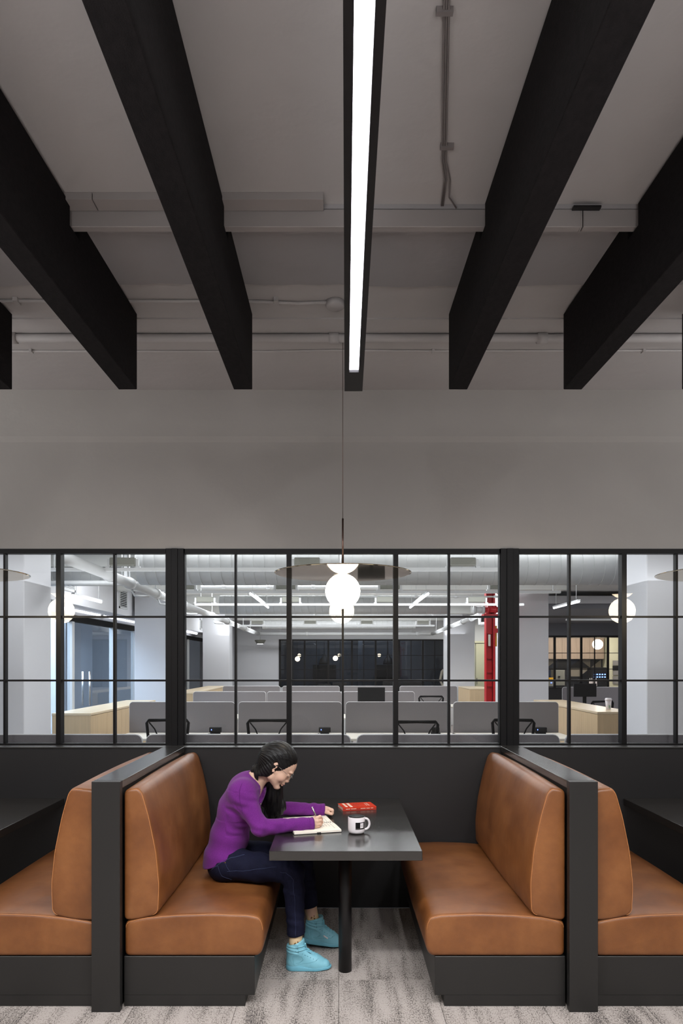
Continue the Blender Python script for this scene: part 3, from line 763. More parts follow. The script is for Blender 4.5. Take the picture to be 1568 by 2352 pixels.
t = thing('drum_light', 'small hanging drum light in front of the far left wall', 'ceiling light', (-2.42, 21, 2.26)); lathe('shade', [(.11, 0), (.17, .1), (.17, .12)], 'fixture', (-2.42, 21.0, 2.26), t, 20); lathe('lens', [(.09, 0), (.09, .01)], 'led_office', (-2.42, 21.0, 2.249), t, 20); tube('stem', [(-2.42, 21, 2.38), (-2.42, 21, 3.12)], .01, 'white_metal', t, 6)

# ------------------------------------------------------------------ desks, screens, chairs
pos = ['leftmost', 'second from the left', 'third from the left', 'fourth from the left', 'fifth from the left', 'rightmost']
def screen(lb, x0, x1, y, ztop, z0=.62):
    t = thing('desk_screen', lb, 'desk screen', ((x0+x1)/2, y, 0), 'grey fabric desk screens')
    r = .045; P = [(x0, z0), (x1, z0)]+[(x1-r+r*math.cos(a), ztop-r+r*math.sin(a)) for a in (0, .39, .79, 1.18, PI/2)]+[(x0+r-r*math.sin(a), ztop-r+r*math.cos(a)) for a in (0, .39, .79, 1.18, PI/2)]
    put('fabric_panel', *fixn(prismg(P, 'y', y-.012, y+.012)), 'screen_fabric', t)
    e = [(p[0], y, p[1]) for p in P[2:]]; e = [(x1, y, z0)]+e+[(x0, y, z0)]
    put('edge_trim', *tubeg(e, .0075, 6), 'screen_edge', t, True)
    return t
def desk(lb, x0, x1, y0, y1, z=.71):
    t = thing('desk', lb, 'desk', ((x0+x1)/2, y0, 0), 'pale office desks')
    put('desktop', *bev(bxg(x0, x1, y0, y1, z-.028, z), .003, 1), 'desk_top', t)
    for x in (x0+.06, x1-.06):
        for y in (y0+.06, y1-.06): box('leg', x-.025, x+.025, y-.025, y+.025, 0, z-.028, 'white_metal', t)
# row behind the glass (only screens and their desks)
p1 = 480*5.01/1568
for i, (a, b) in enumerate(((-155, 326), (337, 804), (820, 1283), (1298, 1760))):
    xa, xb = (a-778)*5.01/1568, (b-778)*5.01/1568
    screen('low grey fabric screen just behind the glass, '+('leftmost', 'left of the pendant', 'right of the pendant', 'rightmost')[i], xa, xb, 5.01, 1.15)
    desk('pale desk hidden low behind the glass screen, '+pos[i], xa+.01, xb-.01, 5.03, 5.75)
Y2 = 9.5
for i, (a, b) in enumerate(((298, 539), (548, 784), (794, 1034), (1041, 1281))):
    xa, xb = (a-778)*Y2/1568, (b-778)*Y2/1568
    screen('grey fabric screen in the middle desk row, '+(pos[i] if i < 3 else 'rightmost'), xa, xb, Y2, 1.131)
    desk('pale desk in the middle row, '+(pos[i] if i < 3 else 'rightmost'), xa, xb, Y2-.80, Y2-.015); 
for i, (a, b) in enumerate(((444, 610), (614, 784), (788, 951))):
    Y = 12.9; xa, xb = (a-778)*Y/1568, (b-778)*Y/1568
    screen('grey fabric screen in the third desk row, '+('left', 'centre', 'right')[i], xa, xb, Y, 1.13); desk('pale desk in the third row, '+('left', 'centre', 'right')[i], xa, xb, Y-.9, Y-.015)
for i, (a, b) in enumerate(((512, 643), (649, 779), (786, 911), (918, 1049))):
    Y = 16.0; xa, xb = (a-778)*Y/1568, (b-778)*Y/1568
    screen('grey fabric screen in the farthest desk row, '+(pos[i] if i < 3 else 'rightmost'), xa, xb, Y, 1.13); desk('pale desk in the farthest row, '+(pos[i] if i < 3 else 'rightmost'), xa, xb, Y-.9, Y-.015)
screen('grey fabric screen behind the right cabinet with the dark monitor', 4.45, 5.7, 13.6, 1.19, 0.0)

def chair(lb, x, y, rz=0, ztop=.975, w_=.25):
    t = thing('office_chair', lb, 'chair', (0, 0, 0), 'black mesh office chairs')
    fr = [(-w_*.82, 0, .55), (-w_*.93, -.01, .75), (-w_, -.02, ztop-.03), (-w_+.02, -.02, ztop), (0, -.035, ztop+.006), (w_-.02, -.02, ztop), (w_, -.02, ztop-.03), (w_*.93, -.01, .75), (w_*.82, 0, .55), (0, 0, .53), (-w_*.82, 0, .55)]
    put('back_frame', *tubeg(fr, .018, 8), 'mesh_black', t, True)
    put('top_rail', *bev(bxg(-w_+.02, w_-.02, -.04, -.012, ztop-.008, ztop+.022), .006, 1), 'mesh_black', t)
    for s in (-1, 1):
        put('back_spring', *tubeg([(s*(w_-.03), -.03, ztop-.02), (s*w_*.62, -.03, ztop-.1), (s*w_*.42, -.03, ztop-.22), (s*w_*.3, -.03, .60), (0, -.03, .5)], .0085, 6), 'mesh_black', t, True)
    g = [(-w_*.82, 0, .55), (w_*.82, 0, .55), (w_-.01, -.02, ztop), (-w_+.01, -.02, ztop)]
    put('mesh_back', g, [(0, 1, 2, 3)], 'chair_mesh', t)
    put('seat', *bev(bxg(-.24, .24, .02, .5, .43, .49), .02, 2), 'mesh_black', t)
    put('column', *tubeg([(0, .25, .08), (0, .25, .43)], .03, 10), 'mesh_black', t, True)
    for k in range(5):
        a = 2*PI*k/5; put('base_arm', *tubeg([(0, .25, .09), (.28*math.cos(a), .25+.28*math.sin(a), .06)], .018, 6), 'mesh_black', t, True)
        put('caster', *tubeg([(.28*math.cos(a)-.015, .25+.28*math.sin(a), .03), (.28*math.cos(a)+.015, .25+.28*math.sin(a), .03)], .028, 10), 'mesh_black', t, True)
    for s in (-1, 1): put('arm', *join(tubeg([(s*.27, .2, .45), (s*.28, .2, .66)], .014, 6), bxg(s*.28-.03, s*.28+.03, .12, .36, .66, .68)), 'mesh_black', t)
    t.location = (x, y, 0); t.rotation_euler.z = rz; return t
M['chair_mesh'] = glass('chair_mesh', (.84, .84, .84), .03, .5)
c0 = chair('black mesh office chair behind the left window post', (397-778)*8.6/1568, 8.35, .1)
for x, y, a, lb in (((620-778)*8.5/1568, 8.3, 0, 'black mesh office chair just left of the woman\'s head, behind the glass'), ((952-778)*8.3/1568, 8.1, 0, 'black mesh office chair right of the pendant, largest of the row'), ((1166-778)*8.6/1568, 8.35, -.08, 'black mesh office chair behind the right window post'), ((1002-778)*13.4/1568, 14.2, 0, 'small far black mesh office chair below the wooden end cabinet'), (4.75, 12.35, .4, 'black mesh office chair behind the paper cup')):
    dup(c0, (x, y, 0), lb, rotz=a)
# docks
M['led_blue'] = emit('led_blue', '#6f8cff', 3)
for i, (px, lb, on) in enumerate(((494.5, 'small black desk device with a blue dot, leftmost', 1), (745.5, 'small black desk device with a blue dot, left of the pendant cord', 1), (1000, 'small dark desk device beside the largest chair', 0), (1241, 'small black desk device with a blue dot, rightmost', 1))):
    x = (px-778)*9.25/1568; t = thing('desk_device', lb, 'device', (x, 9.25, .71), 'small black devices on the middle desks')
    w2 = .08 if on else .05
    put('case', *bev(bxg(x-w2, x+w2, 9.22, 9.29, .735, .805), .006, 1), 'device_black', t); box('stand', x-.06, x+.06, 9.2, 9.3, .711, .735, 'device_black', t)
    if on: box('status_light', x-.052, x-.043, 9.2185, 9.2195, .765, .782, 'led_blue', t)
    tube('cable', [(x-.07, 9.28, .72), (x-.1, 9.22, .714), (x-.09, 9.16, .714)], .004, 'device_black', t, 5)
# monitors
def monitor(lb, x, y, w_, z0, z1, zt=.71):
    t = thing('monitor', lb, 'monitor', (x, y, zt), 'black monitors on the office desks')
    put('screen', *bev(bxg(x-w_/2, x+w_/2, y-.012, y+.012, z0, z1), .004, 1), 'device_black', t)
    box('stand', x-.03, x+.03, y+.013, y+.03, zt+.01, z0+.12, 'device_black', t); box('foot', x-.11, x+.11, y-.07, y+.11, zt, zt+.01, 'device_black', t)
monitor('black monitor above the middle screens, right of the pendant cord', (852.5-778)*12.3/1568, 12.3, .49, .965, 1.235)
monitor('dark monitor above the right cabinet beside the paper cup', 4.18, 11.6, .385, 1.10, 1.325)
t = thing('desk', 'pale desk behind the right cabinet', 'desk', (4.6, 11.2, 0), 'pale office desks')
put('desktop', *bxg(3.85, 5.4, 11.2, 11.8, .682, .71), 'desk_top', t)
for x in (3.9, 5.3):
    for y in (11.25, 11.75): box('leg', x, x+.05, y-.02, y+.02, 0, .682, 'white_metal', t)
for px, y, wd, z0, z1, lb in ((780, 19.0, .40, .88, 1.12, 'far black monitor at the pendant cord'), (845, 19.2, .9, .93, 1.03, 'wide low black monitor in front of the far window'), (900, 18.6, .5, .88, 1.16, 'far black monitor left of the thick glazing post'), (945, 18.9, .55, .85, 1.15, 'far black monitor right of the thick glazing post'), (745, 19, .35, .9, 1.08, 'far black monitor left of the pendant cord')):
    monitor(lb, (px-778)*y/1568, y, wd, z0, z1)
desk('long pale table before the far black window', -1.9, 2.95, 18.3, 19.6)
t = thing('desk_clutter', 'stack of papers on the far table', 'papers', (-.3, 18.5, .71))
for k in range(5): put('sheet', *rotz(bxg(-.45, -.1, 18.4, 18.7, .712+k*.02, .73+k*.02), random.uniform(-.2, .2), (-.3, 18.5)), 'paper', t)
# wooden cabinets
def cabinet(lb, x0, x1, y0, y1, z=1.05, n=5, side=1):
    t = thing('storage_cabinet', lb, 'cabinet', ((x0+x1)/2, y0, 0), 'pale wood storage cabinets')
    put('carcass', *bxg(x0+.012, x1-.012, y0+.012, y1-.002, .0, z-.03), 'pale_wood', t)
    put('end_panel', *bev(bxg(x0, x1, y0, y0+.012, 0, z-.03), .001, 1), 'pale_wood', t)
    put('top', *bev(bxg(x0-.004, x1+.004, y0-.004, y1, z-.03, z), .003, 1), 'pale_wood_top', t)
    xs = (x0, x0+.011) if side > 0 else (x1-.011, x1)
    for i in range(n):
        a = y0+.014+(y1-y0-.02)*i/n; b = y0+.014+(y1-y0-.02)*(i+1)/n-.004
        box('door', xs[0], xs[1], a, b, .04, z-.035, 'pale_wood', t)
cabinet('pale wood cabinet left, beyond the left pillar', -3.57, -3.09, 8.5, 11.5, side=-1)
cabinet('pale wood cabinet right, with the paper cup on it', 3.31, 3.80, 8.74, 11.6, side=1)
cabinet('far pale wood cabinet behind the left screens', -3.55, -3.05, 14.3, 18.6, side=-1)
cabinet('far pale wood cabinet left of the red riser', 3.2, 3.8, 16.7, 18.3, side=1)
t = thing('paper_cup', 'white patterned paper coffee cup with a lid on the right cabinet', 'cup', (3.63, 9.2, 1.05))
lathe('cup_body', [(.028, 0), (.030, .003), (.043, .125)], 'mug_white', (3.63, 9.2, 1.05), t, 24)
lathe('lid', [(.0455, .122), (.047, .128), (.044, .133), (.041, .15), (.036, .152)], 'mug_white', (3.63, 9.2, 1.05), t, 24)
def cupv(z): return .030+.0135*(z/.125)+.0006
for i in range(34):
    a = random.uniform(-PI*.95, -.05); z = random.uniform(.07, .12); r = cupv(z); c = random.choice(['spine_brown', 'ink', 'steel'])
    da = random.uniform(.05, .10); V = [(3.63+r*math.cos(a+s*da), 9.2+r*math.sin(a+s*da), 1.05+z+q) for s, q in ((0, 0), (1, .002), (1, .006), (0, .004))]
    put('print_fleck', V, [(0, 1, 2, 3)], c, t)
M['green'] = mat('print_green', '#4f8f5a', .6)
V = []
for i in range(18):
    a = -PI/2+.32*math.sin(i*.7); z = .02+.04*i/17; r = cupv(z)+.001; V.append((3.63+r*math.cos(a), 9.2+r*math.sin(a), 1.05+z))
tube('print_leaf', V, .003, 'green', t, 5)

# ------------------------------------------------------------------ far black window and the dark room behind it
def farwin(name, X0, X1, Y, z0, z1, pitch, bars, thick, gl, off=0):
    r = bpy.data.objects.new(name, None); COL.objects.link(r); r['kind'] = 'structure'; r.location = (X0, Y, z0)
    put('frame', *join(bxg(X0, X1, Y-.03, Y+.03, z1-.045, z1), bxg(X0, X1, Y-.03, Y+.03, z0, z0+.03), bxg(X0, X0+.07, Y-.03, Y+.03, z0, z1), bxg(X1-.05, X1, Y-.03, Y+.03, z0, z1)), 'black_frame', r)
    x = X0+.07+off; k = 0; e = [X0+.07]
    while x < X1-.06:
        if x > X0+.1: box('mullion', x-(.03 if k % thick == 0 else .012), x+(.03 if k % thick == 0 else .012), Y-.02, Y+.02, z0+.03, z1-.045, 'black_frame', r); e.append(x)
        x += pitch; k += 1
    e.append(X1-.05)
    zz = [z0+.03]+bars+[z1-.045]
    for z in bars: box('glazing_bar', X0+.07, X1-.05, Y-.012, Y+.012, z-.009, z+.009, 'black_frame', r)
    for a, b in zip(e[:-1], e[1:]):
        for c, d in zip(zz[:-1], zz[1:]): put('pane', [(a, Y, c), (b, Y, c), (b, Y, d), (a, Y, d)], [(0, 1, 2, 3)], gl, r)
farwin('window_4', -1.9, 3.4, 21.62, .9, 2.42, .374, [1.46, 1.91], 2, 'glass_dark')
M['room_dark'] = mat('room_dark', '#3a4048', .8)
tag(put('wall_far_room', *join(bxg(-2.4, 4.9, 24.8, 24.95, 0, 3.1), bxg(-2.5, -2.4, 21.75, 24.9, 0, 3.1), bxg(4.9, 5.0, 21.75, 24.9, 0, 3.1), bxg(.68, .82, 24.0, 24.8, 0, 3.1)), 'room_dark'), kind='structure')
for lb, x, y in (('dark wall television in the far room, left', -.52, 24.6), ('dark wall television in the far room, right', 1.75, 24.6)):
    t = thing('television', lb, 'television', (x, y, 1.3), 'televisions in the far dark room')
    put('screen', *bev(bxg(x-.42, x+.42, y, y+.05, 1.08, 1.60), .006, 1), 'device_black', t); box('mount', x-.1, x+.1, y+.05, 24.8, 1.2, 1.5, 'device_black', t)
    t = thing('bell_lamp', 'dark bell shaped lamp above the far television'+(', left' if x < 0 else ', right'), 'lamp', (x, y-.3, 1.6), 'dark bell lamps in the far room')
    lathe('shade', [(.19, 0), (.185, .06), (.13, .2), (.06, .27), (.05, .36)], 'device_black', (x, y-.4, 1.62), t, 20); tube('stem', [(x, y-.4, 1.95), (x, y-.4, 3.12)], .01, 'device_black', t, 6)
for px, py, lb in ((683, 1513.5, 'small round glowing lamp behind the far window, left'), (770, 1512, 'small round glowing lamp behind the far window, by the pendant cord')):
    P = at(px, py, 23.2); t = thing('globe_lamp', lb, 'lamp', tuple(P), 'small glowing globes behind the far window')
    g = latheg([(.085*math.sin(PI*i/10), -.085*math.cos(PI*i/10)) for i in range(11)], 16, tuple(P)); put('globe', *g, 'globe_dim', t, True) if 'globe_dim' in M else None
    if 'globe_dim' not in M:
        M['globe_dim'] = emit('globe_dim', '#ffe2b8', 9); put('globe', *g, 'globe_dim', t, True)
    tube('cord', [tuple(P+Vector((0, 0, .08))), (P.x, P.y, 3.12)], .006, 'device_black', t, 5)
# doorway in cream at the right end of the office
d = bpy.data.objects.new('door_2', None); COL.objects.link(d); d['kind'] = 'structure'; d.location = (4.3, 21.5, 0)
put('door_frame', *join(bxg(3.9, 4.02, 21.5, 21.6, 0, 2.36), bxg(4.62, 4.9, 21.5, 21.6, 0, 2.36), bxg(3.9, 4.9, 21.5, 21.6, 2.30, 2.36)), 'door_cream', d)
box('door_leaf', 4.03, 4.30, 21.54, 21.57, 0, 2.28, 'door_cream', d); box('door_leaf', 4.32, 4.6, 21.54, 21.57, 0, 2.28, 'door_cream', d)
box('handle', 4.34, 4.36, 21.51, 21.54, 1.0, 1.2, 'steel', d)
box('door_glass', 4.10, 4.22, 21.53, 21.54, .3, 2.1, 'office_grey', d)

# ------------------------------------------------------------------ kitchen behind the right black window
farwin('window_5', 5.75, 9.4, 19.22, .95, 2.44, .375, [1.50, 1.95], 2, 'glass', .25)
tag(put('wall_kitchen_back', *join(bxg(5.3, 9.5, 22.61, 22.7, 0, 3.1)), 'tile_light'), kind='structure')
K = 22.2
tag(box('wall_kitchen_side', 5.2, 5.3, 19.35, 22.6, 0, 3.1, 'tile_light'), kind='structure')
t = thing('kitchen_cabinet', 'pale wood wall cabinets in the kitchen behind the right black window', 'cabinet', (5.4, K, 1.95))
for i in range(7):
    x = 5.45+i*.45
    box('door', x, x+.445, K-.02, K, 1.80, 2.48, 'oak_kitchen', t)
box('carcass', 5.44, 8.62, K, 22.6, 1.80, 2.48, 'oak_kitchen', t)
t = thing('tiled_splashback', 'dark splashback of triangular tiles behind the kitchen counter', 'splashback', (5.4, 22.5, 1.0))
random.seed(5)
box('backing', 5.4, 8.7, 22.54, 22.6, .92, 1.80, 'tile_dark', t)
nx, nz = 9, 3
for i in range(nx):
    for j in range(nz):
        x0 = 5.42+i*.36; z0 = .94+j*.285; x1, z1 = x0+.35, z0+.275
        q = [(x0, z0), (x1, z0), (x1, z1), (x0, z1)]
        if (i+j) % 2: q = q[1:]+q[:1]
        for tri in ((q[0], q[1], q[2]), (q[0], q[2], q[3])):
            put('tile', *fixn(prismg(list(tri), 'y', 22.525, 22.54)), random.choice(['tile_dark', 'tile_dark', 'tile_light', 'tile_light', 'tile_blue']), t)
t = thing('kitchen_counter', 'dark kitchen counter under the triangular tiles', 'counter', (7, K, 0)); box('base', 5.4, 8.54, 21.95, 22.5, 0, .88, 'tile_dark', t); box('worktop', 5.38, 8.56, 21.9, 22.52, .88, .92, 'tile_dark', t)
P = at(1372, 1480, 20.6); t = thing('globe_lamp', 'bright round lamp glowing in the kitchen', 'lamp', tuple(P))
put('globe', *latheg([(.15*math.sin(PI*i/14), -.15*math.cos(PI*i/14)) for i in range(15)], 24, tuple(P)), 'globe', t, True); tube('cord', [tuple(P+Vector((0, 0, .14))), (P.x, P.y, 3.12)], .006, 'device_black', t, 5)
def kp(px, py): return at(px, py, 21.95)
a, b = kp(1357, 1533), kp(1393, 1566)
t = thing('drinks_machine', 'black drinks machine with two rows of blue lit buttons', 'machine', ((a.x+b.x)/2, 21.95, .92))
put('body', *bev(bxg(a.x, b.x, 21.96, 22.3, .925, a.z), .01, 1), 'device_black', t)
for r in range(2):
    for c in range(5):
        p = kp(1365+6*c, 1549+6*r); put('button', *bxg(p.x-.022, p.x+.022, 21.945, 21.958, p.z-.016, p.z+.016), 'led_button', t) if 'led_button' in M else None
        if 'led_button' not in M:
            M['led_button'] = emit('led_button', '#7fa8ff', 3); put('button', *bxg(p.x-.022, p.x+.022, 21.945, 21.958, p.z-.016, p.z+.016), 'led_button', t)
for px, lb in ((1354, 'clear bottle on the kitchen counter, leftmost'), (1358, 'clear bottle on the kitchen counter, second'), (1364, 'clear bottle on the kitchen counter, third'), (1368, 'clear bottle on the kitchen counter, rightmost')):
    p = kp(px, 1560); t = thing('bottle', lb, 'bottle', (p.x, 21.9, .92), 'bottles on the kitchen counter')
    lathe('glass_body', [(.028, 0), (.03, .01), (.028, .16), (.011, .21), (.011, .25)], 'mug_white', (p.x, 21.93, .92), t, 12); lathe('cap', [(.013, .25), (.013, .265)], 'steel', (p.x, 21.93, .92), t, 10)
a, b = kp(1271, 1539), kp(1297, 1575)
t = thing('coffee_brewer', 'grey coffee machine on the kitchen counter at the left', 'machine', (a.x+.1, 21.95, .92)); put('body', *bev(bxg(a.x, b.x, 21.95, 22.25, .925, a.z), .01, 1), 'fixture', t); box('drip_tray', a.x+.03, b.x-.03, 21.90, 21.95, .925, .95, 'device_black', t); box('spout', a.x+.14, a.x+.2, 21.91, 21.95, 1.2, 1.25, 'device_black', t)
p = kp(1265, 1556); t = thing('snack_box', 'yellow packet at the left end of the kitchen counter', 'packet', (p.x, 21.9, .92)); put('packet', *bev(bxg(p.x-.08, p.x+.06, 21.9, 21.98, 1.12, 1.2), .004, 1), 'yellow', t); put('tin', *bxg(p.x-.09, p.x+.08, 21.9, 22.0, .925, 1.12), 'fixture', t); put('status_light', *bxg(p.x-.03, p.x+.01, 21.885, 21.9, 1.02, 1.05), 'led_blue', t)
a, b = kp(1407, 1516), kp(1440, 1576)
t = thing('built_in_oven', 'steel wall ovens at the right end of the kitchen', 'oven', (a.x+.3, 21.95, 0)); box('housing', a.x-.12, b.x, 21.98, 22.5, 0, 2.48, 'door_cream', t)
for z0, z1 in ((1.0, 1.12), (1.14, 1.24), (1.28, 1.42), (1.6, 1.75)): box('steel_front', a.x, b.x-.03, 21.95, 21.98, z0, z1, 'steel', t)
for z0, z1 in ((1.43, 1.58),): box('oven_glass', a.x, b.x-.03, 21.96, 21.98, z0, z1, 'device_black', t)
# mannequin half hidden by the far right pillar
my = 20.6; mcx = at(1021, 1540, my).x+.09
t = thing('mannequin', 'pale mannequin half hidden behind the far right pillar', 'mannequin', (mcx, my, 0))
lathe('torso', [(.10, .86), (.135, .98), (.10, 1.15), (.125, 1.35), (.13, 1.45), (.05, 1.53), (.045, 1.62)], 'tile_light', (mcx, my, 0), t, 20)
lathe('head', [(0, 1.58), (.06, 1.62), (.08, 1.72), (.07, 1.80), (0, 1.85)], 'tile_light', (mcx, my, 0), t, 16)
put('arm', *tubeg([(mcx-.12, my, 1.46), (mcx-.17, my, 1.40), (mcx-.23, my, 1.15), (mcx-.16, my-.08, .98), (mcx-.10, my-.1, .96)], [.045, .045, .038, .032, .03], 10), 'tile_light', t, True)
lathe('stand', [(.18, 0), (.18, .02), (.02, .03), (.02, .9)], 'steel', (mcx, my, 0), t, 20)
# ================================================================== THE WOMAN (sculpted as distance fields, meshed once)
class Field:
    def __init__(s, lo, hi, h):
        s.h = h; s.lo = np.array(lo, float); n = np.ceil((np.array(hi)-s.lo)/h).astype(int)+1
        s.n = n; s.f = np.full(n, .5, np.float32)
    def win(s, lo, hi):
        a = np.clip(np.floor((np.array(lo)-s.lo)/s.h).astype(int), 0, s.n); b = np.clip(np.ceil((np.array(hi)-s.lo)/s.h).astype(int)+1, 0, s.n)
        sl = tuple(slice(a[i], b[i]) for i in range(3))
        ax = [s.lo[i]+s.h*np.arange(a[i], b[i], dtype=np.float32).astype(np.float32) for i in range(3)]
        return sl, ax[0][:, None, None], ax[1][None, :, None], ax[2][None, None, :]
    def comb(s, sl, d, k, op):
        f = s.f[sl]
        if op == 'add':
            if k > 0: hh = np.maximum(k-np.abs(f-d), 0)/k; s.f[sl] = np.minimum(f, d)-hh*hh*k*.25
            else: s.f[sl] = np.minimum(f, d)
        else:
            if k > 0: hh = np.maximum(k-np.abs(f+d), 0)/k; s.f[sl] = np.maximum(f, -d)+hh*hh*k*.25
            else: s.f[sl] = np.maximum(f, -d)
    def cap(s, a, b, ra, rb, k=.01, op='add', sy=1.0, cy=0.0, m=.03):
        a = np.array(a, float); b = np.array(b, float); r = max(ra, rb)+m
        sc = np.array([1, sy, 1.]); lo = np.minimum(a-r*sc, b-r*sc); hi = np.maximum(a+r*sc, b+r*sc)
        sl, X, Y, Z = s.win(lo, hi)
        if min(s.f[sl].shape) == 0: return
        Yc = (a[1]+b[1])/2
        if sy != 1: Y = Yc+(Y-Yc)/sy; a = a.copy(); b = b.copy(); a[1] = Yc+(a[1]-Yc)/sy; b[1] = Yc+(b[1]-Yc)/sy
        d = b-a; L = float(d@d)+1e-12
        t = np.clip(((X-a[0])*d[0]+(Y-a[1])*d[1]+(Z-a[2])*d[2])/L, 0, 1)
        D = np.sqrt((X-a[0]-t*d[0])**2+(Y-a[1]-t*d[1])**2+(Z-a[2]-t*d[2])**2)-(ra+(rb-ra)*t)
        s.comb(sl, D.astype(np.float32), k, op)
    def ell(s, c, r, R=None, k=.01, op='add', m=.02):
        c = np.array(c, float); r = np.array(r, float); q = r.max()+m
        sl, X, Y, Z = s.win(c-q, c+q)
        if min(s.f[sl].shape) == 0: return
        x, y, z = X-c[0], Y-c[1], Z-c[2]
        if R is not None: x, y, z = (R[0][0]*x+R[0][1]*y+R[0][2]*z, R[1][0]*x+R[1][1]*y+R[1][2]*z, R[2][0]*x+R[2][1]*y+R[2][2]*z)
        k0 = np.sqrt((x/r[0])**2+(y/r[1])**2+(z/r[2])**2)+1e-6; k1 = np.sqrt((x/r[0]**2)**2+(y/r[1]**2)**2+(z/r[2]**2)**2)+1e-6
        s.comb(sl, (k0*(k0-1)/k1).astype(np.float32), k, op)
    def half(s, p, n, lo, hi, k=.004):          # cut away the side the normal points to, inside a box
        sl, X, Y, Z = s.win(lo, hi); n = np.array(n, float); n /= np.linalg.norm(n)
        d = ((X-p[0])*n[0]+(Y-p[1])*n[1]+(Z-p[2])*n[2]).astype(np.float32)
        s.comb(sl, -d, k, 'sub')
    def disp(s, fn, lo=None, hi=None):
        sl, X, Y, Z = s.win(s.lo if lo is None else lo, s.lo+s.h*s.n if hi is None else hi)
        s.f[sl] += fn(X, Y, Z).astype(np.float32)
    def mesh(s):
        f = s.f; f[0] = f[-1] = .1; f[:, 0] = f[:, -1] = .1; f[:, :, 0] = f[:, :, -1] = .1
        I = f < 0; n = np.array(f.shape)
        c = np.zeros(n-1, np.int8)
        for dx in (0, 1):
            for dy in (0, 1):
                for dz in (0, 1): c += I[dx:n[0]-1+dx, dy:n[1]-1+dy, dz:n[2]-1+dz]
        act = (c > 0) & (c < 8); P = np.argwhere(act); idx = np.full(n-1, -1, np.int32); idx[act] = np.arange(len(P))
        acc = np.zeros((len(P), 3)); cnt = np.zeros(len(P))
        cr = [(0, 0, 0), (1, 0, 0), (0, 1, 0), (1, 1, 0), (0, 0, 1), (1, 0, 1), (0, 1, 1), (1, 1, 1)]
        val = [f[P[:, 0]+a, P[:, 1]+b, P[:, 2]+d] for a, b, d in cr]
        for i, j in ((0, 1), (2, 3), (4, 5), (6, 7), (0, 2), (1, 3), (4, 6), (5, 7), (0, 4), (1, 5), (2, 6), (3, 7)):
            a, b = val[i], val[j]; mk = (a < 0) != (b < 0); t = np.where(mk, a/np.where(mk, a-b, 1), 0)
            pi = np.array(cr[i], float); pj = np.array(cr[j], float)
            acc += mk[:, None]*(pi+(pj-pi)*t[:, None]); cnt += mk
        V = s.lo+s.h*(P+acc/cnt[:, None]); Q = []
        for ax in range(3):
            o1, o2 = (ax+1) % 3, (ax+2) % 3
            sa = [slice(1, -1)]*3; sb = [slice(1, -1)]*3; sa[ax] = slice(0, n[ax]-1); sb[ax] = slice(1, n[ax])
            A, B = I[tuple(sa)], I[tuple(sb)]; E = np.argwhere(A != B)
            if not len(E): continue
            ins = A[E[:, 0], E[:, 1], E[:, 2]]
            g = E.copy(); g[:, o1] += 1; g[:, o2] += 1
            def at_(d1, d2): h = g.copy(); h[:, o1] += d1; h[:, o2] += d2; return idx[h[:, 0], h[:, 1], h[:, 2]]
            q = np.stack([at_(-1, -1), at_(0, -1), at_(0, 0), at_(-1, 0)], 1)
            q[~ins] = q[~ins][:, ::-1]; Q.append(q)
        Q = np.concatenate(Q); Q = Q[(Q >= 0).all(1)]
        return V, Q
def np_obj(name, V, Q, m, parent, smooth_it=1):
    for _ in range(smooth_it):                # light Laplacian smoothing
        acc = np.zeros_like(V); cnt = np.zeros(len(V))
        for i in range(4):
            a, b = Q[:, i], Q[:, (i+1) % 4]; np.add.at(acc, a, V[b]); np.add.at(cnt, a, 1); np.add.at(acc, b, V[a]); np.add.at(cnt, b, 1)
        V = V*.5+.5*acc/np.maximum(cnt, 1)[:, None]
    p = np.array(wloc(parent)) if parent is not None else np.zeros(3)
    me = bpy.data.meshes.new(name); me.vertices.add(len(V)); me.vertices.foreach_set('co', (V-p).astype(np.float32).ravel())
    me.loops.add(len(Q)*4); me.loops.foreach_set('vertex_index', Q.astype(np.int32).ravel())
    me.polygons.add(len(Q)); me.polygons.foreach_set('loop_start', np.arange(0, len(Q)*4, 4, dtype=np.int32)); me.polygons.foreach_set('loop_total', np.full(len(Q), 4, np.int32))
    me.update(calc_edges=True); me.validate(); me.shade_smooth(); me.materials.append(M[m])
    o = bpy.data.objects.new(name, me); COL.objects.link(o)
    if parent is not None: o.parent = parent
    return o, V

def tinted(name, rough, sss=0, sheen=0, bump=None, spec=.5):   # colour comes from the mesh's own colour attribute
    m = mat(name, '#ffffff', rough, bump=bump, spec=spec, sheen=sheen); n = m.node_tree.nodes; l = m.node_tree.links
    a = n.new('ShaderNodeVertexColor'); a.layer_name = 'tint'; l.new(a.outputs[0], n['Principled BSDF'].inputs['Base Color'])
    if sss:
        b = n['Principled BSDF']; b.inputs['Subsurface Weight'].default_value = sss; b.inputs['Subsurface Radius'].default_value = (.012, .005, .003); b.inputs['Subsurface Scale'].default_value = 1
    return m
M['skin'] = tinted('skin', .5, .0, bump=(90, .08, .001))
M['knit'] = mat('purple_knit', '#642272', .92, noise=(220, .16, (1, 1, 1)), bump=(420, .5, .0015), sheen=.08, spec=.2)
M['knit_rib'] = mat('purple_rib', '#5a1c68', .92, bump=(300, .5, .0015, (1, 6, 1)), sheen=.08, spec=.2)
M['denim'] = mat('denim', '#0f1126', .85, noise=(240, .3, (1, 1, .5)), bump=(500, .4, .001), spec=.2)
M['denim_stitch'] = mat('denim_stitch', '#2a3352', .8)
M['hair'] = mat('black_hair', '#060506', .5, noise=(30, .5, (8, 8, 1)), spec=.32)
M['shoe'] = mat('aqua_leather', '#7ab6c6', .5, noise=(30, .04, (1, 1, 1)), spec=.45)
M['shoe_sole'] = mat('aqua_sole', '#6aa9bc', .6)
M['shoe_lace'] = mat('aqua_lace', '#7ec2d4', .8)
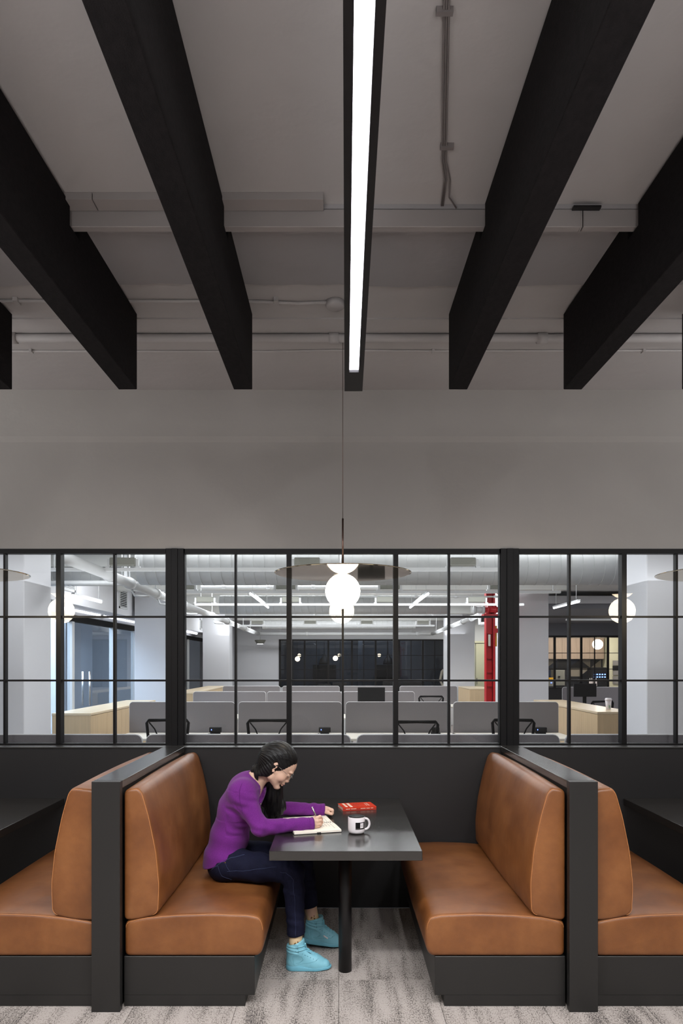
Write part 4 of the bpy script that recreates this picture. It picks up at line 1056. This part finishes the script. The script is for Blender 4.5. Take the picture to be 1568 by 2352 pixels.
M['shoe_line'] = mat('aqua_seam', '#55909f', .7)
M['sock'] = mat('cream_sock', '#cdb490', .95, bump=(300, .4, .001))
M['sock_print'] = mat('sock_print', '#5a3014', .9)
M['gold'] = mat('gold', (.6, .42, .2), .3, metal=1)
M['wire'] = mat('wire_frame', (.25, .22, .2), .3, metal=1)
M['lens_clear'] = glass('lens_clear', (.93, .94, .94), .9)
M['pen_metal'] = mat('pen_metal', (.48, .45, .43), .28, metal=1)

PR = thing('person', 'woman in a purple sweater and dark jeans, bent over writing at the table', 'person', (-.60, 3.87, 0))
HC = np.array([-.338, 3.872, 1.100]); FW = np.array([.763, 0, -.646]); SD = np.array([0, -1., 0]); UP = np.array([.646, 0, .763])
FW = FW/np.linalg.norm(FW); UP = UP/np.linalg.norm(UP); RH = np.array([FW, SD, UP])
def H(f, s, u): return HC+FW*f+SD*s+UP*u         # s > 0 is the side facing the camera
def rot_in(R, ax, a):                            # rotate frame R about its own axis
    c, s = math.cos(a), math.sin(a); i, j = [(1, 2), (2, 0), (0, 1)][ax]; Q = R.copy(); Q[i] = R[i]*c+R[j]*s; Q[j] = R[j]*c-R[i]*s; return Q
# joints
T1, T2, T3, T4 = (-.640, 3.90, .565), (-.628, 3.90, .68), (-.572, 3.90, .845), (-.520, 3.90, .955)
SN, EN, WN = (-.532, 3.755, .960), (-.427, 3.700, .785), (-.165, 3.770, .789)
SF, EF, WF = (-.520, 4.045, .96), (-.375, 4.120, .800), (-.095, 4.140, .787)
HN, KN, AN = (-.630, 3.815, .560), (-.250, 3.765, .527), (-.233, 3.75, .115)
HF, KF, AF = (-.620, 3.985, .560), (-.215, 3.985, .545), (-.150, 4.045, .135)
def L(a, b, t): return tuple(np.array(a)*(1-t)+np.array(b)*t)

# ---- the body: one continuous skin
F = Field((-.80, 3.60, .02), (.03, 4.24, 1.24), .0027)
def body_core(F, g, k=.03):
    F.cap(T1, T2, .105-g, .092-g, k, sy=1.4); F.cap(T2, T3, .092-g, .104-g, k, sy=1.4); F.cap(T3, T4, .104-g, .080-g, k, sy=1.4)
body_core(F, .012)
for Sx, Ex, Wx in ((SN, EN, WN), (SF, EF, WF)):
    F.cap(T4, Sx, .05, .04, .03); F.cap(Sx, Ex, .040, .031, .02); F.cap(Ex, Wx, .032, .021, .012)
for Hx, Kx, Ax in ((HN, KN, AN), (HF, KF, AF)):
    F.cap(Hx, Kx, .080, .050, .03); F.cap(Kx, L(Kx, Ax, .3), .048, .046, .02); F.cap(L(Kx, Ax, .3), Ax, .046, .026, .02)
F.cap((-.238, 3.75, .09), (-.12, 3.75, .040), .026, .016, .01); F.cap((-.155, 4.05, .12), (-.04, 4.047, .052), .026, .016, .01)
# neck
NB = np.array([-.497, 3.895, .985])
F.cap(NB, H(-.045, 0, -.045), .056, .048, .03); F.cap(H(-.02, 0, -.07), L(NB, H(-.02, 0, -.07), .5), .036, .040, .02)
F.cap(T4, NB, .07, .058, .03)
F.cap(NB, (-.50, 3.85, .925), .05, .045, .03)
# cranium, face, jaw
F.ell(H(-.014, 0, .028), (.092, .072, .082), RH, .012); F.ell(H(.026, 0, .024), (.060, .060, .062), RH, .02)
F.ell(H(.028, 0, -.036), (.054, .056, .070), RH, .02)
for s in (-1, 1):
    F.cap(H(.002, .050*s, -.040), H(.004, .046*s, -.072), .016, .015, .02)
    F.cap(H(.004, .046*s, -.072), H(.066, .010*s, -.101), .015, .015, .02)
    F.ell(H(.050, .037*s, -.038), (.026, .022, .024), RH, .018)
    F.ell(H(.078, .028*s, .016), (.014, .022, .008), RH, .010)
F.ell(H(.068, 0, -.100), (.018, .020, .015), RH, .012)
for s in (-1, 1): F.ell(H(.091, .030*s, -.007), (.016, .017, .013), RH, .010, 'sub')
F.cap(H(.077, 0, .004), H(.094, 0, -.037), .0075, .0085, .010); F.ell(H(.0925, 0, -.040), (.011, .010, .009), RH, .006)
for s in (-1, 1):
    F.ell(H(.089, .012*s, -.043), (.010, .007, .0075), RH, .005)
    F.ell(H(.073, .030*s, -.008), (.0135, .0135, .0125), RH, .003)         # closed lids over the eyeball
    F.cap(H(.0845, .042*s, -.0125), H(.0870, .021*s, -.0125), .0018, .0018, .002)
F.ell(H(.079, 0, -.063), (.013, .024, .012), RH, .012)
F.ell(H(.0885, 0, -.0655), (.0085, .020, .0052), RH, .004); F.ell(H(.0850, 0, -.0765), (.0085, .018, .0062), RH, .004)
F.cap(H(.0945, .016, -.0710), H(.0945, -.016, -.0710), .0010, .0010, .002, 'sub')
F.ell(H(.078, 0, -.087), (.006, .014, .006), RH, .008, 'sub')
for s in (-1, 1):
    Re = rot_in(RH, 1, .25)
    F.ell(H(-.018, .077*s, -.008), (.016, .0075, .028), Re, .004); F.ell(H(-.015, .087*s, -.006), (.009, .006, .018), Re, .004, 'sub')
    F.ell(H(-.006, .076*s, -.034), (.008, .006, .009), RH, .005)
# writing hand: wrist, palm, four curled fingers and the thumb closing on the pen
def finger(F, pts, rs, k=.0022):
    if pts[0][1] < 4: pts = [pts[0]]+[(p[0]-.007, p[1], p[2]+.001) for p in pts[1:]]
    for i in range(len(pts)-1): F.cap(pts[i], pts[i+1], rs[i], rs[i+1], k)
PEN0, PEN1 = np.array([-.108, 3.838, .7665]), np.array([-.147, 3.800, .870])
F.cap(WN, (-.138, 3.785, .797), .022, .024, .012)
knuck = [(-.122, 3.772, .822), (-.120, 3.766, .806), (-.122, 3.766, .789), (-.128, 3.770, .775)]
for p in knuck: F.cap((-.150, 3.782, .795), p, .016, .0105, .008)
finger(F, [knuck[0], (-.098, 3.784, .826), (-.088, 3.806, .808), (-.093, 3.822, .789)], [.0098, .0088, .0076, .0066])
finger(F, [knuck[1], (-.094, 3.778, .806), (-.086, 3.800, .791), (-.094, 3.820, .778)], [.0100, .0090, .0078, .0068])
finger(F, [knuck[2], (-.098, 3.776, .787), (-.092, 3.798, .777), (-.106, 3.814, .773)], [.0096, .0086, .0074, .0066])
finger(F, [knuck[3], (-.106, 3.780, .772), (-.102, 3.798, .769), (-.114, 3.810, .770)], [.0088, .0078, .0068, .0060])
finger(F, [(-.145, 3.800, .806), (-.126, 3.822, .812), (-.108, 3.832, .800), (-.098, 3.835, .786)], [.0125, .0108, .0090, .0075], .004)
# resting left hand, loosely closed
F.cap(WF, (-.080, 4.135, .787), .021, .024, .012)
for i in range(4):
    y = 4.112+.0185*i; z = .796-.0015*i*i*.5; q = (-.058-.002*i, y, z)
    F.cap((-.088, 4.135, .787), q, .017, .0105, .008)
    r = [.0098, .0102, .0096, .0086][i]
    finger(F, [q, (-.038-.003*i, y-.002, z-.006), (-.038-.003*i, y-.002, z-.024), (-.054-.002*i, y, z-.030)], [r, r*.92, r*.8, r*.68])
finger(F, [(-.085, 4.118, .782), (-.068, 4.106, .779), (-.054, 4.104, .772), (-.044, 4.104, .767)], [.0125, .0108, .0092, .0075], .004)
V, Q = F.mesh(); body, V = np_obj('body', V, Q, 'skin', PR, 1)
# skin colouring: lips, brows, two moles, warmer knuckles and ears
loc = (V-HC)@RH.T; f_, s_, u_ = loc[:, 0], loc[:, 1], loc[:, 2]
base = np.array(lin('#cda892')[:3]); colr = np.tile(base, (len(V), 1))
def blend(mask, c): 
    global colr
    colr = colr*(1-mask[:, None])+np.array(lin(c)[:3])*mask[:, None]
def soft(d, w_): return np.clip(1-d/w_, 0, 1)
lipd = np.minimum(np.sqrt(((f_-.090)/.012)**2+(s_/.019)**2+((u_+.0665)/.0062)**2), np.sqrt(((f_-.087)/.012)**2+(s_/.017)**2+((u_+.0765)/.0068)**2))
blend(np.clip((1.1-lipd)*4, 0, 1)*.75, '#a04a48')
brow = np.abs(u_-(.0135+.10*(np.abs(s_)-.028)-3.0*(np.abs(s_)-.03)**2)); inb = (np.abs(s_) > .012) & (np.abs(s_) < .047) & (f_ > .05)
blend(np.clip((.0034-brow)/.0016, 0, 1)*inb*.85, '#231815')
lash = np.abs(u_+.0128); inl = (np.abs(s_) > .019) & (np.abs(s_) < .045) & (f_ > .072)
blend(np.clip((.0022-lash)/.001, 0, 1)*inl*.95, '#120c0b')
ck = soft(np.sqrt((f_-.058)**2+(np.abs(s_)-.045)**2+(u_+.04)**2), .03); blend(ck*.25, '#d08a78')
for mf, mu in ((.0105, -.0455), (.0, -.052)):
    for_m = np.sqrt((f_-mf)**2+(u_-mu)**2); blend(np.clip((.0022-for_m)/.0008, 0, 1)*(s_ > .03), '#2c1713')
blend(np.clip((-.020-u_)/.01, 0, 1)*0, '#000000')
blend(soft(np.sqrt((V[:, 0]+.09)**2+(V[:, 1]-3.78)**2), .03)*(V[:, 2] < .85)*.25, '#c07f70')
ca = body.data.color_attributes.new('tint', 'FLOAT_COLOR', 'POINT'); ca.data.foreach_set('color', np.c_[colr, np.ones(len(V))].astype(np.float32).ravel())

# ---- sweater
def wr(ax, ay, az, amp, ph=0): return lambda X, Y, Z: amp*np.sin(ax*X+ay*Y+az*Z+ph+1.5*np.sin(ax*.3*X-az*.4*Z+ay*.3*Y))
F = Field((-.80, 3.62, .48), (-.06, 4.22, 1.10), .003)
body_core(F, -.006); F.cap(T1, T2, .122, .106, .02, sy=1.36); F.cap((-.648, 3.90, .555), T1, .124, .122, .02, sy=1.38)
F.cap(T4, NB, .088, .066, .02, sy=1.1)
F.ell((-.562, 3.90, 0.92), (.070, .13, .09), None, .04)
for Sx, Ex, Wx, r0, r1, r2 in ((SN, EN, WN, .060, .047, .036), (SF, EF, WF, .058, .045, .036)):
    F.cap(T4, Sx, .078, .062, .06); F.cap(T3, Sx, .078, .058, .06); mid = L(Sx, Ex, .5)
    F.cap(Sx, mid, r0, .052, .05); F.cap(mid, Ex, .052, r1, .015)
    F.cap(Ex, L(Ex, Wx, .45), r1, .040, .012); c = np.array(Wx)+.035*(np.array(Wx)-np.array(Ex))/np.linalg.norm(np.array(Wx)-np.array(Ex))
    F.cap(L(Ex, Wx, .45), L(Ex, Wx, .8), .040, .037, .012); F.cap(L(Ex, Wx, .8), tuple(c), .0385, .0355, .006)
# folds
F.disp(wr(60, 20, 95, .0020), (-.62, 3.62, .72), (-.30, 3.80, .98))
F.disp(wr(75, 40, -70, .0016, 1), (-.42, 3.62, .72), (-.12, 3.85, .90)); F.disp(wr(75, 40, -70, .0018, 2), (-.42, 4.02, .72), (-.08, 4.22, .90))
F.disp(wr(18, 9, 42, .0030, .6), (-.80, 3.70, .52), (-.46, 4.1, .80))
# cuffs, hem and neckline
def beyond(W_, E_, off):
    d = np.array(W_)-np.array(E_); d /= np.linalg.norm(d); p = np.array(W_)+d*off; return p, d
for W_, E_, off in ((WN, EN, .026), (WF, EF, .010)):
    p, d = beyond(W_, E_, off); F.half(p, d, p-.08, p+.10, .003)
F.half((-.765, 3.9, .520), (.42, 0, -.91), (-.80, 3.6, .48), (-.47, 4.2, .66), .004)
F.half((-.505, 3.9, .625), (.15, 0, -1), (-.60, 3.60, .50), (-.455, 4.2, .64), .004)
F.cap((-.497+.035, 3.885, .985+.030), (-.39, 3.885, 1.10), .064, .12, .004, 'sub', m=.02)
F.cap((-.470, 3.862, .985), (-.440, 3.835, .905), .046, .026, .006, 'sub')
V, Q = F.mesh(); sw, V = np_obj('sweater', V, Q, 'knit', PR, 2); swV, swQ = V, Q
def tree(V, Q): return BVHTree.FromPolygons([tuple(v) for v in V], [tuple(q) for q in Q])
swT = tree(swV, swQ)
def onsurf(T, pts, off=.0008, fallback=True):
    r = []
    for p in pts:
        c, n, i, d = T.find_nearest(Vector(p)); r.append(tuple(c+n*off))
    return r
def ringfit(T, c, d, R, n=28, off=.001, a0=0, a1=2*PI):   # a closed line around a limb
    d = Vector(d).normalized(); u = d.orthogonal().normalized(); v = d.cross(u); r = []
    for i in range(n+1):
        a = a0+(a1-a0)*i/n; o = Vector(c)+(u*math.cos(a)+v*math.sin(a))*R
        h = T.ray_cast(o, (Vector(c)-o).normalized(), R*1.2)
        if h[0] is not None: r.append(tuple(h[0]+h[1]*off))
    return r
def line_on(name, T, pts, r, m, par, n=6, closed=False):
    pts = onsurf(T, pts) if not closed else pts
    if len(pts) > 2: return tube(name, pts, r, m, par, n)
# sleeve seam at the near shoulder, armhole
def dense(pts, k=10):
    out = []
    for a, b in zip(pts[:-1], pts[1:]):
        for i in range(k): out.append(tuple(Vector(a).lerp(Vector(b), i/k)))
    return out+[tuple(pts[-1])]
line_on('armhole_seam', swT, dense([at(556, 1797, 3.70), at(551, 1808, 3.68), at(549, 1830, 3.67), at(552, 1850, 3.67), at(556, 1868, 3.68)], 8), .0013, 'knit_rib', sw)
for W_, E_, off, nm in ((WN, EN, .020, 'cuff'), (WF, EF, .004, 'cuff')):
    p, d = beyond(W_, E_, off)
    for k in range(3):
        c = p-d*k*.010; rr = ringfit(swT, tuple(c), tuple(d), .07, 30, .0004)
        if k in (0, 2) and len(rr) > 10: tube(nm, rr, .0017 if k == 0 else .0011, 'knit_rib', sw, 6)
# ---- jeans
F = Field((-.78, 3.66, .10), (-.08, 4.14, .68), .003)
F.cap((-.632, 3.9, .56), (-.630, 3.90, .60), .108, .102, .02, sy=1.4)
F.ell((-.648, 3.85, .532), (.090, .085, .088), None, .03); F.ell((-.645, 3.96, .532), (.09, .085, .088), None, .03)
for Hx, Kx, Ax, hr in ((HN, KN, AN, .045), (HF, KF, AF, .044)):
    F.cap(Hx, L(Hx, Kx, .5), .093, .078, .03); F.cap(L(Hx, Kx, .5), Kx, .078, .060, .02)
    F.cap(Kx, L(Kx, Ax, .30), .058, .054, .02); F.cap(L(Kx, Ax, .30), L(Kx, Ax, .9), .054, .046, .02)
F.disp(wr(50, 30, 60, .0022), (-.60, 3.66, .42), (-.15, 4.14, .66)); F.disp(wr(40, 25, 85, .0020, 1), (-.33, 3.66, .16), (-.10, 4.14, .50))
F.disp(wr(140, 0, 30, .0016, 2), (-.36, 3.68, .42), (-.20, 3.86, .60))
F.half((-.233, 3.75, .186), (0.08, 0, -1), (-.33, 3.66, .10), (-.17, 3.86, .25), .003)
F.half((-.165, 4.03, .243), (.28, 0, -1), (-.25, 3.93, .10), (-.08, 4.14, .36), .003)
F.half((-.60, 3.9, .449), (0, 0, -1), (-.78, 3.66, .40), (-.32, 4.14, .50), .012)
V, Q = F.mesh(); je, jV = np_obj('jeans', V, Q, 'denim', PR, 2); jT = tree(jV, Q)
line_on('side_seam', jT, dense([at(521, 2002, 3.72), at(560, 2003, 3.70), at(600, 1995, 3.69), at(634, 1990, 3.69)], 8), .0011, 'denim_stitch', je)
line_on('side_seam', jT, dense([at(640, 2006, 3.69), at(655, 2008, 3.69), at(667, 2014, 3.70), at(674, 2030, 3.69), at(676, 2060, 3.69), at(678, 2110, 3.69), at(679, 2152, 3.69)], 8), .0010, 'denim_stitch', je)
line_on('back_pocket', jT, dense([at(482, 1996, 3.74), at(499, 1989, 3.72), at(509, 2014, 3.73), at(532, 2025, 3.74), at(530, 2032, 3.75)], 6), .0010, 'denim_stitch', je)
line_on('front_pocket', jT, dense([at(515, 1978, 3.72), at(521, 1992, 3.72), at(527, 2001, 3.72)], 6), .0010, 'denim_stitch', je)
line_on('waistband', jT, dense([at(484, 2000, 3.76), at(507, 1981, 3.72), at(531, 1966, 3.72), at(560, 1955, 3.74)], 6), .0015, 'denim_stitch', je)
q = onsurf(jT, [at(515, 1981, 3.70)])[0]; put('rivet', *latheg([(0, -.002), (.004, -.002), (.004, .002), (0, .002)], 10, q), 'gold', je)
tube('hem', ringfit(jT, (-.232, 3.75, .194), (0.08, 0, -1), .07, 30, .0005), .0016, 'denim', je, 6)
tube('hem', ringfit(jT, (-.164, 4.03, .252), (.25, 0, -1), .07, 30, .0005), .0016, 'denim', je, 6)

# ---- hair: a close cap swept back over the ear, and the long fall on the far side
F = Field((-.56, 3.74, .74), (-.20, 4.10, 1.25), .0025)
F.ell(H(-.022, 0, .036), (.101, .085, .090), RH, .02)
F.ell(H(-.050, 0, .010), (.085, .078, .080), RH, .02)
F.cap(H(-.055, 0, .0), (-.452, 3.88, 1.068), .074, .040, .03, sy=1.05)
F.cap((-.400, 3.86, 1.072), (-.470, 3.885, 1.064), .052, .030, .02)
F.cap(H(-.035, .055, -.03), (-.435, 3.832, 1.054), .034, .026, .02); F.cap(H(-.05, .03, -.035), (-.455, 3.87, 1.050), .04, .026, .02); F.cap(H(-.030, .050, -.050), (-.445, 3.843, 1.040), .028, .026, .02)
F.cap(H(-.03, -.06, .0), (-.375, 3.965, 1.00), .045, .048, .03); F.cap((-.40, 3.955, 1.02), (-.392, 3.975, .93), .052, .060, .03)
F.cap((-.392, 3.975, .93), (-.372, 3.985, .84), .060, .060, .03, sy=.8); F.cap((-.372, 3.985, .84), (-.388, 3.975, .785), .058, .026, .02, sy=.7)
# face opening along the hairline, and the ear
def cutwedge(F):
    sl, X, Y, Z = F.win((-.45, 3.74, .96), (-.20, 4.02, 1.22))
    dx, dy, dz = X-HC[0], Y-HC[1], Z-HC[2]
    f = dx*FW[0]+dz*FW[2]; u = dx*UP[0]+dz*UP[2]; s = -dy+0*f; sa = np.abs(s)
    hair_f = np.interp(u, [-.12, -.08, -.034, .0, .03, .060, .085, .2], [-.03, .0, .018, .034, .046, .060, .110, .2]).astype(np.float32)
    hair_f = hair_f+.028*np.clip(1-sa/.05, 0, 1)*np.clip((.075-u)/.03, 0, 1)*.6
    d = hair_f-f                         # positive = behind the hairline (keep)
    far = np.clip((-s-.062)/.02, 0, 1)   # leave the far fall alone
    under = (u+.077-.69*np.minimum(f, 0))         # keep above this line on the near side
    keep = np.minimum(d, under)
    keep = np.where(s < -.066, .05, keep)
    below = Z < 1.0
    keep = np.where(below, .05, keep)
    F.comb(sl, (keep).astype(np.float32), .006, 'sub')
cutwedge(F)
F.ell(H(-.022, .094, .008), (.012, .026, .013), rot_in(RH, 1, .25), .004, 'sub'); F.ell(H(-.006, .086, -.034), (.013, .024, .014), RH, .004, 'sub')
ctr = H(.03, 0, .09)
def grooves(X, Y, Z):
    dx, dy, dz = X-HC[0], Y-HC[1], Z-HC[2]; f = dx*FW[0]+dz*FW[2]; u = dx*UP[0]+dz*UP[2]
    th = np.arctan2(dy, (u+.02)+0*dy); fall = np.clip((1.0-Z)/.04, 0, 1)
    a = .0009*np.sin(34*th+6*np.sin(22*f))+.0006*np.sin(71*th+11*f*10)
    b = .0022*np.sin(190*X+14*np.sin(9*Z))+.0012*np.sin(330*X+120*Y)
    return a*(1-fall)+b*fall
F.disp(grooves)
V, Q = F.mesh(); hr, hV = np_obj('hair', V, Q, 'hair', PR, 1); hT = tree(hV, Q)
random.seed(3); gs = []
for i in range(520):                          # strands lying over the cap, swept from the parting to the nape
    s0 = random.uniform(-.02, .07); f0 = random.uniform(.03, .085); u0 = .115-.6*s0
    end = (-.46+random.uniform(-.02, .03), 3.875-random.uniform(-.01, .05), 1.062+random.uniform(-.02, .03))
    A = H(f0, s0, u0); mid = H(-.04+random.uniform(-.04, .03), .10+s0*.4, .07-random.uniform(0, .11))
    pts = []
    for j in range(17):
        t_ = j/16; pts.append(tuple(np.array(A)*(1-t_)**2+2*t_*(1-t_)*np.array(mid)+np.array(end)*t_*t_))
    pts = onsurf(hT, pts, random.uniform(.0008, .0040)*(.4+.6*math.sin(i)))
    E_ = H(-.018, .085, -.006)
    if min(np.linalg.norm(np.array(p)-E_) for p in pts) < .026: continue
    gs.append(tubeg(pts, [.0006]*16+[.0002], 3, False))
for i in range(150):                          # strands of the long fall
    a = random.uniform(-.052, .052); y = 3.93+random.uniform(-.004, .02); ph = random.random()*6
    pts = [(-.392+a+.012*math.sin(ph+z*9)-.10*(z-.93)*(.3 if z > .93 else .2)*-1, y+random.uniform(-.001, .001), z) for z in (1.0, .96, .92, .88, .84, .80, .775+random.random()*.02)]
    gs.append(tubeg(pts, [.0006]*6+[.0002], 3, False))
o = put('hair_strands', *join(*gs), 'hair', hr, True); o['kind'] = 'stuff'
# ---- glasses, necklace, earring free
gl_ = bpy.data.objects.new('glasses', None); COL.objects.link(gl_); gl_.parent = PR; gl_.location = Vector(H(.09, 0, -.005))-wloc(PR)
for s in (-1, 1):
    c = H(.0995, .031*s, -.012)
    pts = [tuple(c+SD*.0235*math.cos(a)*s+UP*.0175*math.sin(a)-FW*.004*(math.cos(a)*.5+.5)) for a in [2*PI*i/24 for i in range(25)]]
    tube('rim', pts, .0009, 'wire', gl_, 6)
    put('lens', [tuple(c)]+[pts[i] for i in range(24)], [(0, 1+i, 1+(i+1) % 24) for i in range(24)], 'lens_clear', gl_)
    tube('temple_arm', [tuple(H(.0955, .054*s, -.008)), tuple(H(.088, .066*s, -.004)), tuple(H(.03, .0725*s, .002)), tuple(H(-.012, .078*s, .004))], .0010, 'wire', gl_, 6)
tube('bridge', [tuple(H(.101, .009, -.010)), tuple(H(.106, 0, -.007)), tuple(H(.101, -.009, -.010))], .0009, 'wire', gl_, 6)
bT = tree(np.array([v.co[:] for v in body.data.vertices])+np.array(wloc(PR)), [tuple(p.vertices) for p in body.data.polygons]) if len(body.data.polygons) < 600000 else None
if bT:
    nk = onsurf(bT, dense([at(583, 1785, 3.80), at(588, 1800, 3.80), at(592, 1816, 3.79), at(596, 1832, 3.79)], 5), .0012)
    tube('necklace', nk, .0008, 'gold', PR, 6)
q = at(598, 1846, 3.80); put('pendant', *latheg([(0, -.004), (.005, -.002), (.005, .002), (0, .004)], 12, tuple(q)), 'steel', PR)

# ---- high-top shoes and socks
def shoe(A, heel, yaw, pitch, sock_top, tagged):
    """local frame: x heel to toe, y across, z up; the heel's ground point is the origin"""
    E = bpy.data.objects.new('shoe', None); COL.objects.link(E); E.parent = PR
    R = Matrix.Rotation(yaw, 3, 'Z') @ Matrix.Rotation(pitch, 3, 'Y')
    def W(p): v = R @ Vector(p); return (v.x+heel[0], v.y+heel[1], v.z+heel[2])
    E.location = Vector(heel)-wloc(PR)
    def tf(V): return (V@np.array(R).T)+np.array(heel)
    F = Field((-.02, -.065, -.01), (.27, .065, .20), .0022)
    F.cap((.046, 0, .030), (.175, .003, .020), .035, .042, .02); F.cap((.175, .003, .022), (.212, 0, .020), .042, .032, .02)
    F.cap((.042, 0, .045), (.048, 0, .140), .037, .041, .02); F.cap((.075, 0, .095), (.150, .002, .048), .038, .034, .03)
    F.cap((.072, 0, .10), (.070, 0, .152), .034, .034, .02)
    for z in (.102, .117, .132): F.cap((.040, 0, z), (.058, 0, z), .0435, .040, .003, sy=1.0) if False else None
    def ribs(X, Y, Z):
        w_ = np.clip((Z-.088)/.006, 0, 1)*np.clip((.150-Z)/.004, 0, 1)*np.clip((.078-X)/.01, 0, 1)
        return -.0032*w_*np.abs(np.sin((Z-.09+.12*(X-.045)**1)*PI/.0165))
    F.disp(ribs)
    F.half((0, 0, .128), (-.36, 0, 1), (-.02, -.065, .12), (.27, .065, .20), .004)
    F.cap((.056, 0, .10), (.052, 0, .19), .026, .036, .004, 'sub')
    F.half((0, 0, .016), (0, 0, -1), (-.02, -.065, -.01), (.27, .065, .05), .002)
    V, Q = F.mesh(); Vw = tf(V); up, Vw = np_obj('upper', Vw, Q, 'shoe', E, 1); T = tree(Vw, Q)
    F = Field((-.02, -.065, -.01), (.27, .065, .06), .0022)
    F.cap((.044, 0, .012), (.175, .003, .010), .042, .046, .01); F.cap((.175, .003, .010), (.210, 0, .010), .046, .037, .01)
    F.cap((.14, .002, .03), (.225, .0, .022), .02, .024, .02)
    def ws_(X, Y, Z): return np.clip(Z-(.030-.010*np.clip((X-.05)/.08, 0, 1)+.006*np.clip((.03-X)/.05, 0, 1)), -1, 1)+0*Y
    sl, X, Y, Z = F.win(F.lo, F.lo+F.h*F.n); F.comb(sl, (-ws_(X, Y, Z)).astype(np.float32), .003, 'sub')
    F.half((0, 0, .0), (0, 0, -1), F.lo, F.lo+F.h*F.n, .003); F.half((.19, 0, .002), (.09, 0, -1), (.15, -.065, -.01), (.27, .065, .05), .003)
    V, Q = F.mesh(); np_obj('sole', tf(V), Q, 'shoe_sole', E, 1)
    # seams on the side that shows (local y = -)
    def sl_(name, pts, r=.0007, m='shoe_line'):
        p = onsurf(T, [W(p) for p in dense(pts, 5)], .0003); tube(name, p, r, m, E, 5)
    sl_('seam', [(.012, -.04, .072), (.035, -.045, .050), (.050, -.045, .032)]); sl_('seam', [(.040, -.045, .078), (.047, -.045, .045), (.055, -.045, .030)])
    sl_('seam', [(.045, -.045, .080), (.070, -.045, .082), (.092, -.045, .078), (.098, -.045, .060), (.080, -.045, .046), (.060, -.045, .044)])
    sl_('seam', [(.07, -.045, .038), (.12, -.045, .044), (.165, -.04, .055), (.180, -.02, .062)]); sl_('seam', [(.002, -.03, .088), (.04, -.045, .084), (.078, -.045, .086)])
    for z, x in ((.128, .082), (.108, .086)):
        sl_('strap', [(.058, -.045, z+.004), (.085, -.04, z+.006), (.108, -.02, z+.006)], .0050, 'shoe'); 
        p = onsurf(T, [W((x-.012, -.05, z+.004))], .004)[0]; tube('buckle', [(p[0], p[1], p[2]-.007), (p[0]+.001, p[1], p[2]+.007)], .0014, 'shoe_line', E, 5)
    for k in range(6):
        x = .092+.0155*k; z = .094-.0075*k
        p = onsurf(T, [W((x, -.03, z))], .0)[0]; put('eyelet', *latheg([(0, -.0016), (.0022, -.0016), (.0022, .0016), (0, .0016)], 8, p), 'shoe_line', E)
        sl_('lace', [(x, -.022, z+.02), (x+.006, 0, z+.04), (x+.008, .022, z+.02)], .0021, 'shoe_lace')
    b0 = W((.104, -.012, .118))
    def lp(*q): tube('lace_bow', [W(p) for p in q], .0026, 'shoe_lace', E, 6)
    lp((.106, -.01, .112), (.104, -.018, .128), (.106, -.022, .147), (.110, -.022, .149), (.113, -.018, .132), (.108, -.01, .113))
    lp((.108, -.012, .112), (.122, -.024, .118), (.134, -.028, .110), (.130, -.026, .104), (.114, -.016, .107)); lp((.110, -.014, .110), (.125, -.024, .104), (.142, -.03, .098)); lp((.106, -.014, .110), (.106, -.026, .096), (.112, -.034, .082))
    if tagged:
        p = onsurf(T, [W((.118, -.045, .062)), W((.145, -.045, .050))], .0012); tube('side_tag', p, .0042, 'mug_white', E, 8)
    # sock
    c0 = W((.052, 0, .115)); c1 = sock_top; d = Vector(c1)-Vector(c0)
    so = tube('sock', [c0, tuple(Vector(c0).lerp(Vector(c1), .5)), c1, tuple(Vector(c1)+d.normalized()*.002)], [.036, .0355, .0362, .035], 'sock', PR, 24)
    tube('sock_hem', [tuple(Vector(c1)-d.normalized()*.003), tuple(Vector(c1)+d.normalized()*.003)], .0374, 'sock', so, 24)
    sT = tree(np.array([v.co[:] for v in so.data.vertices])+np.array(wloc(PR)), [tuple(p.vertices) for p in so.data.polygons])
    random.seed(11)
    for k in range(9):
        m_ = Vector(c0).lerp(Vector(c1), .45+random.uniform(-.12, .22)); x = random.uniform(-.004, .020)
        p = onsurf(sT, [(m_.x+x, m_.y-.04, m_.z), (m_.x+x+random.uniform(-.006, .006), m_.y-.04, m_.z-.009)], .0006); tube('sock_print', p, random.uniform(.0026, .0046), random.choice(['sock_print', 'sock_print', 'gold']), so, 5)
shoe(None, (-.293, 3.75, 0.001), 0, 0, (-.236, 3.75, .184), False)
shoe(None, (-.212, 4.05, .030), -.06, .105, (-.167, 4.042, .226), True)
# ---- pen
t = thing('pen', 'silver pen in the woman\'s right hand', 'pen', tuple(PEN0))
d = (PEN1-PEN0)/np.linalg.norm(PEN1-PEN0)
tube('barrel', [tuple(PEN0+d*.008), tuple(PEN0+d*.03), tuple(PEN1)], [.0016, .0045, .0045], 'pen_metal', t, 14)
tube('cap_end', [tuple(PEN1), tuple(PEN1+d*.006)], .0046, 'steel', t, 14); tube('nib', [tuple(PEN0), tuple(PEN0+d*.009)], [.0004, .0016], 'device_black', t, 8)
tube('pocket_clip', [tuple(PEN1+np.array([.004, -.004, -.002])), tuple(PEN1-d*.035+np.array([.004, -.004, 0]))], .0009, 'pen_metal', t, 6)
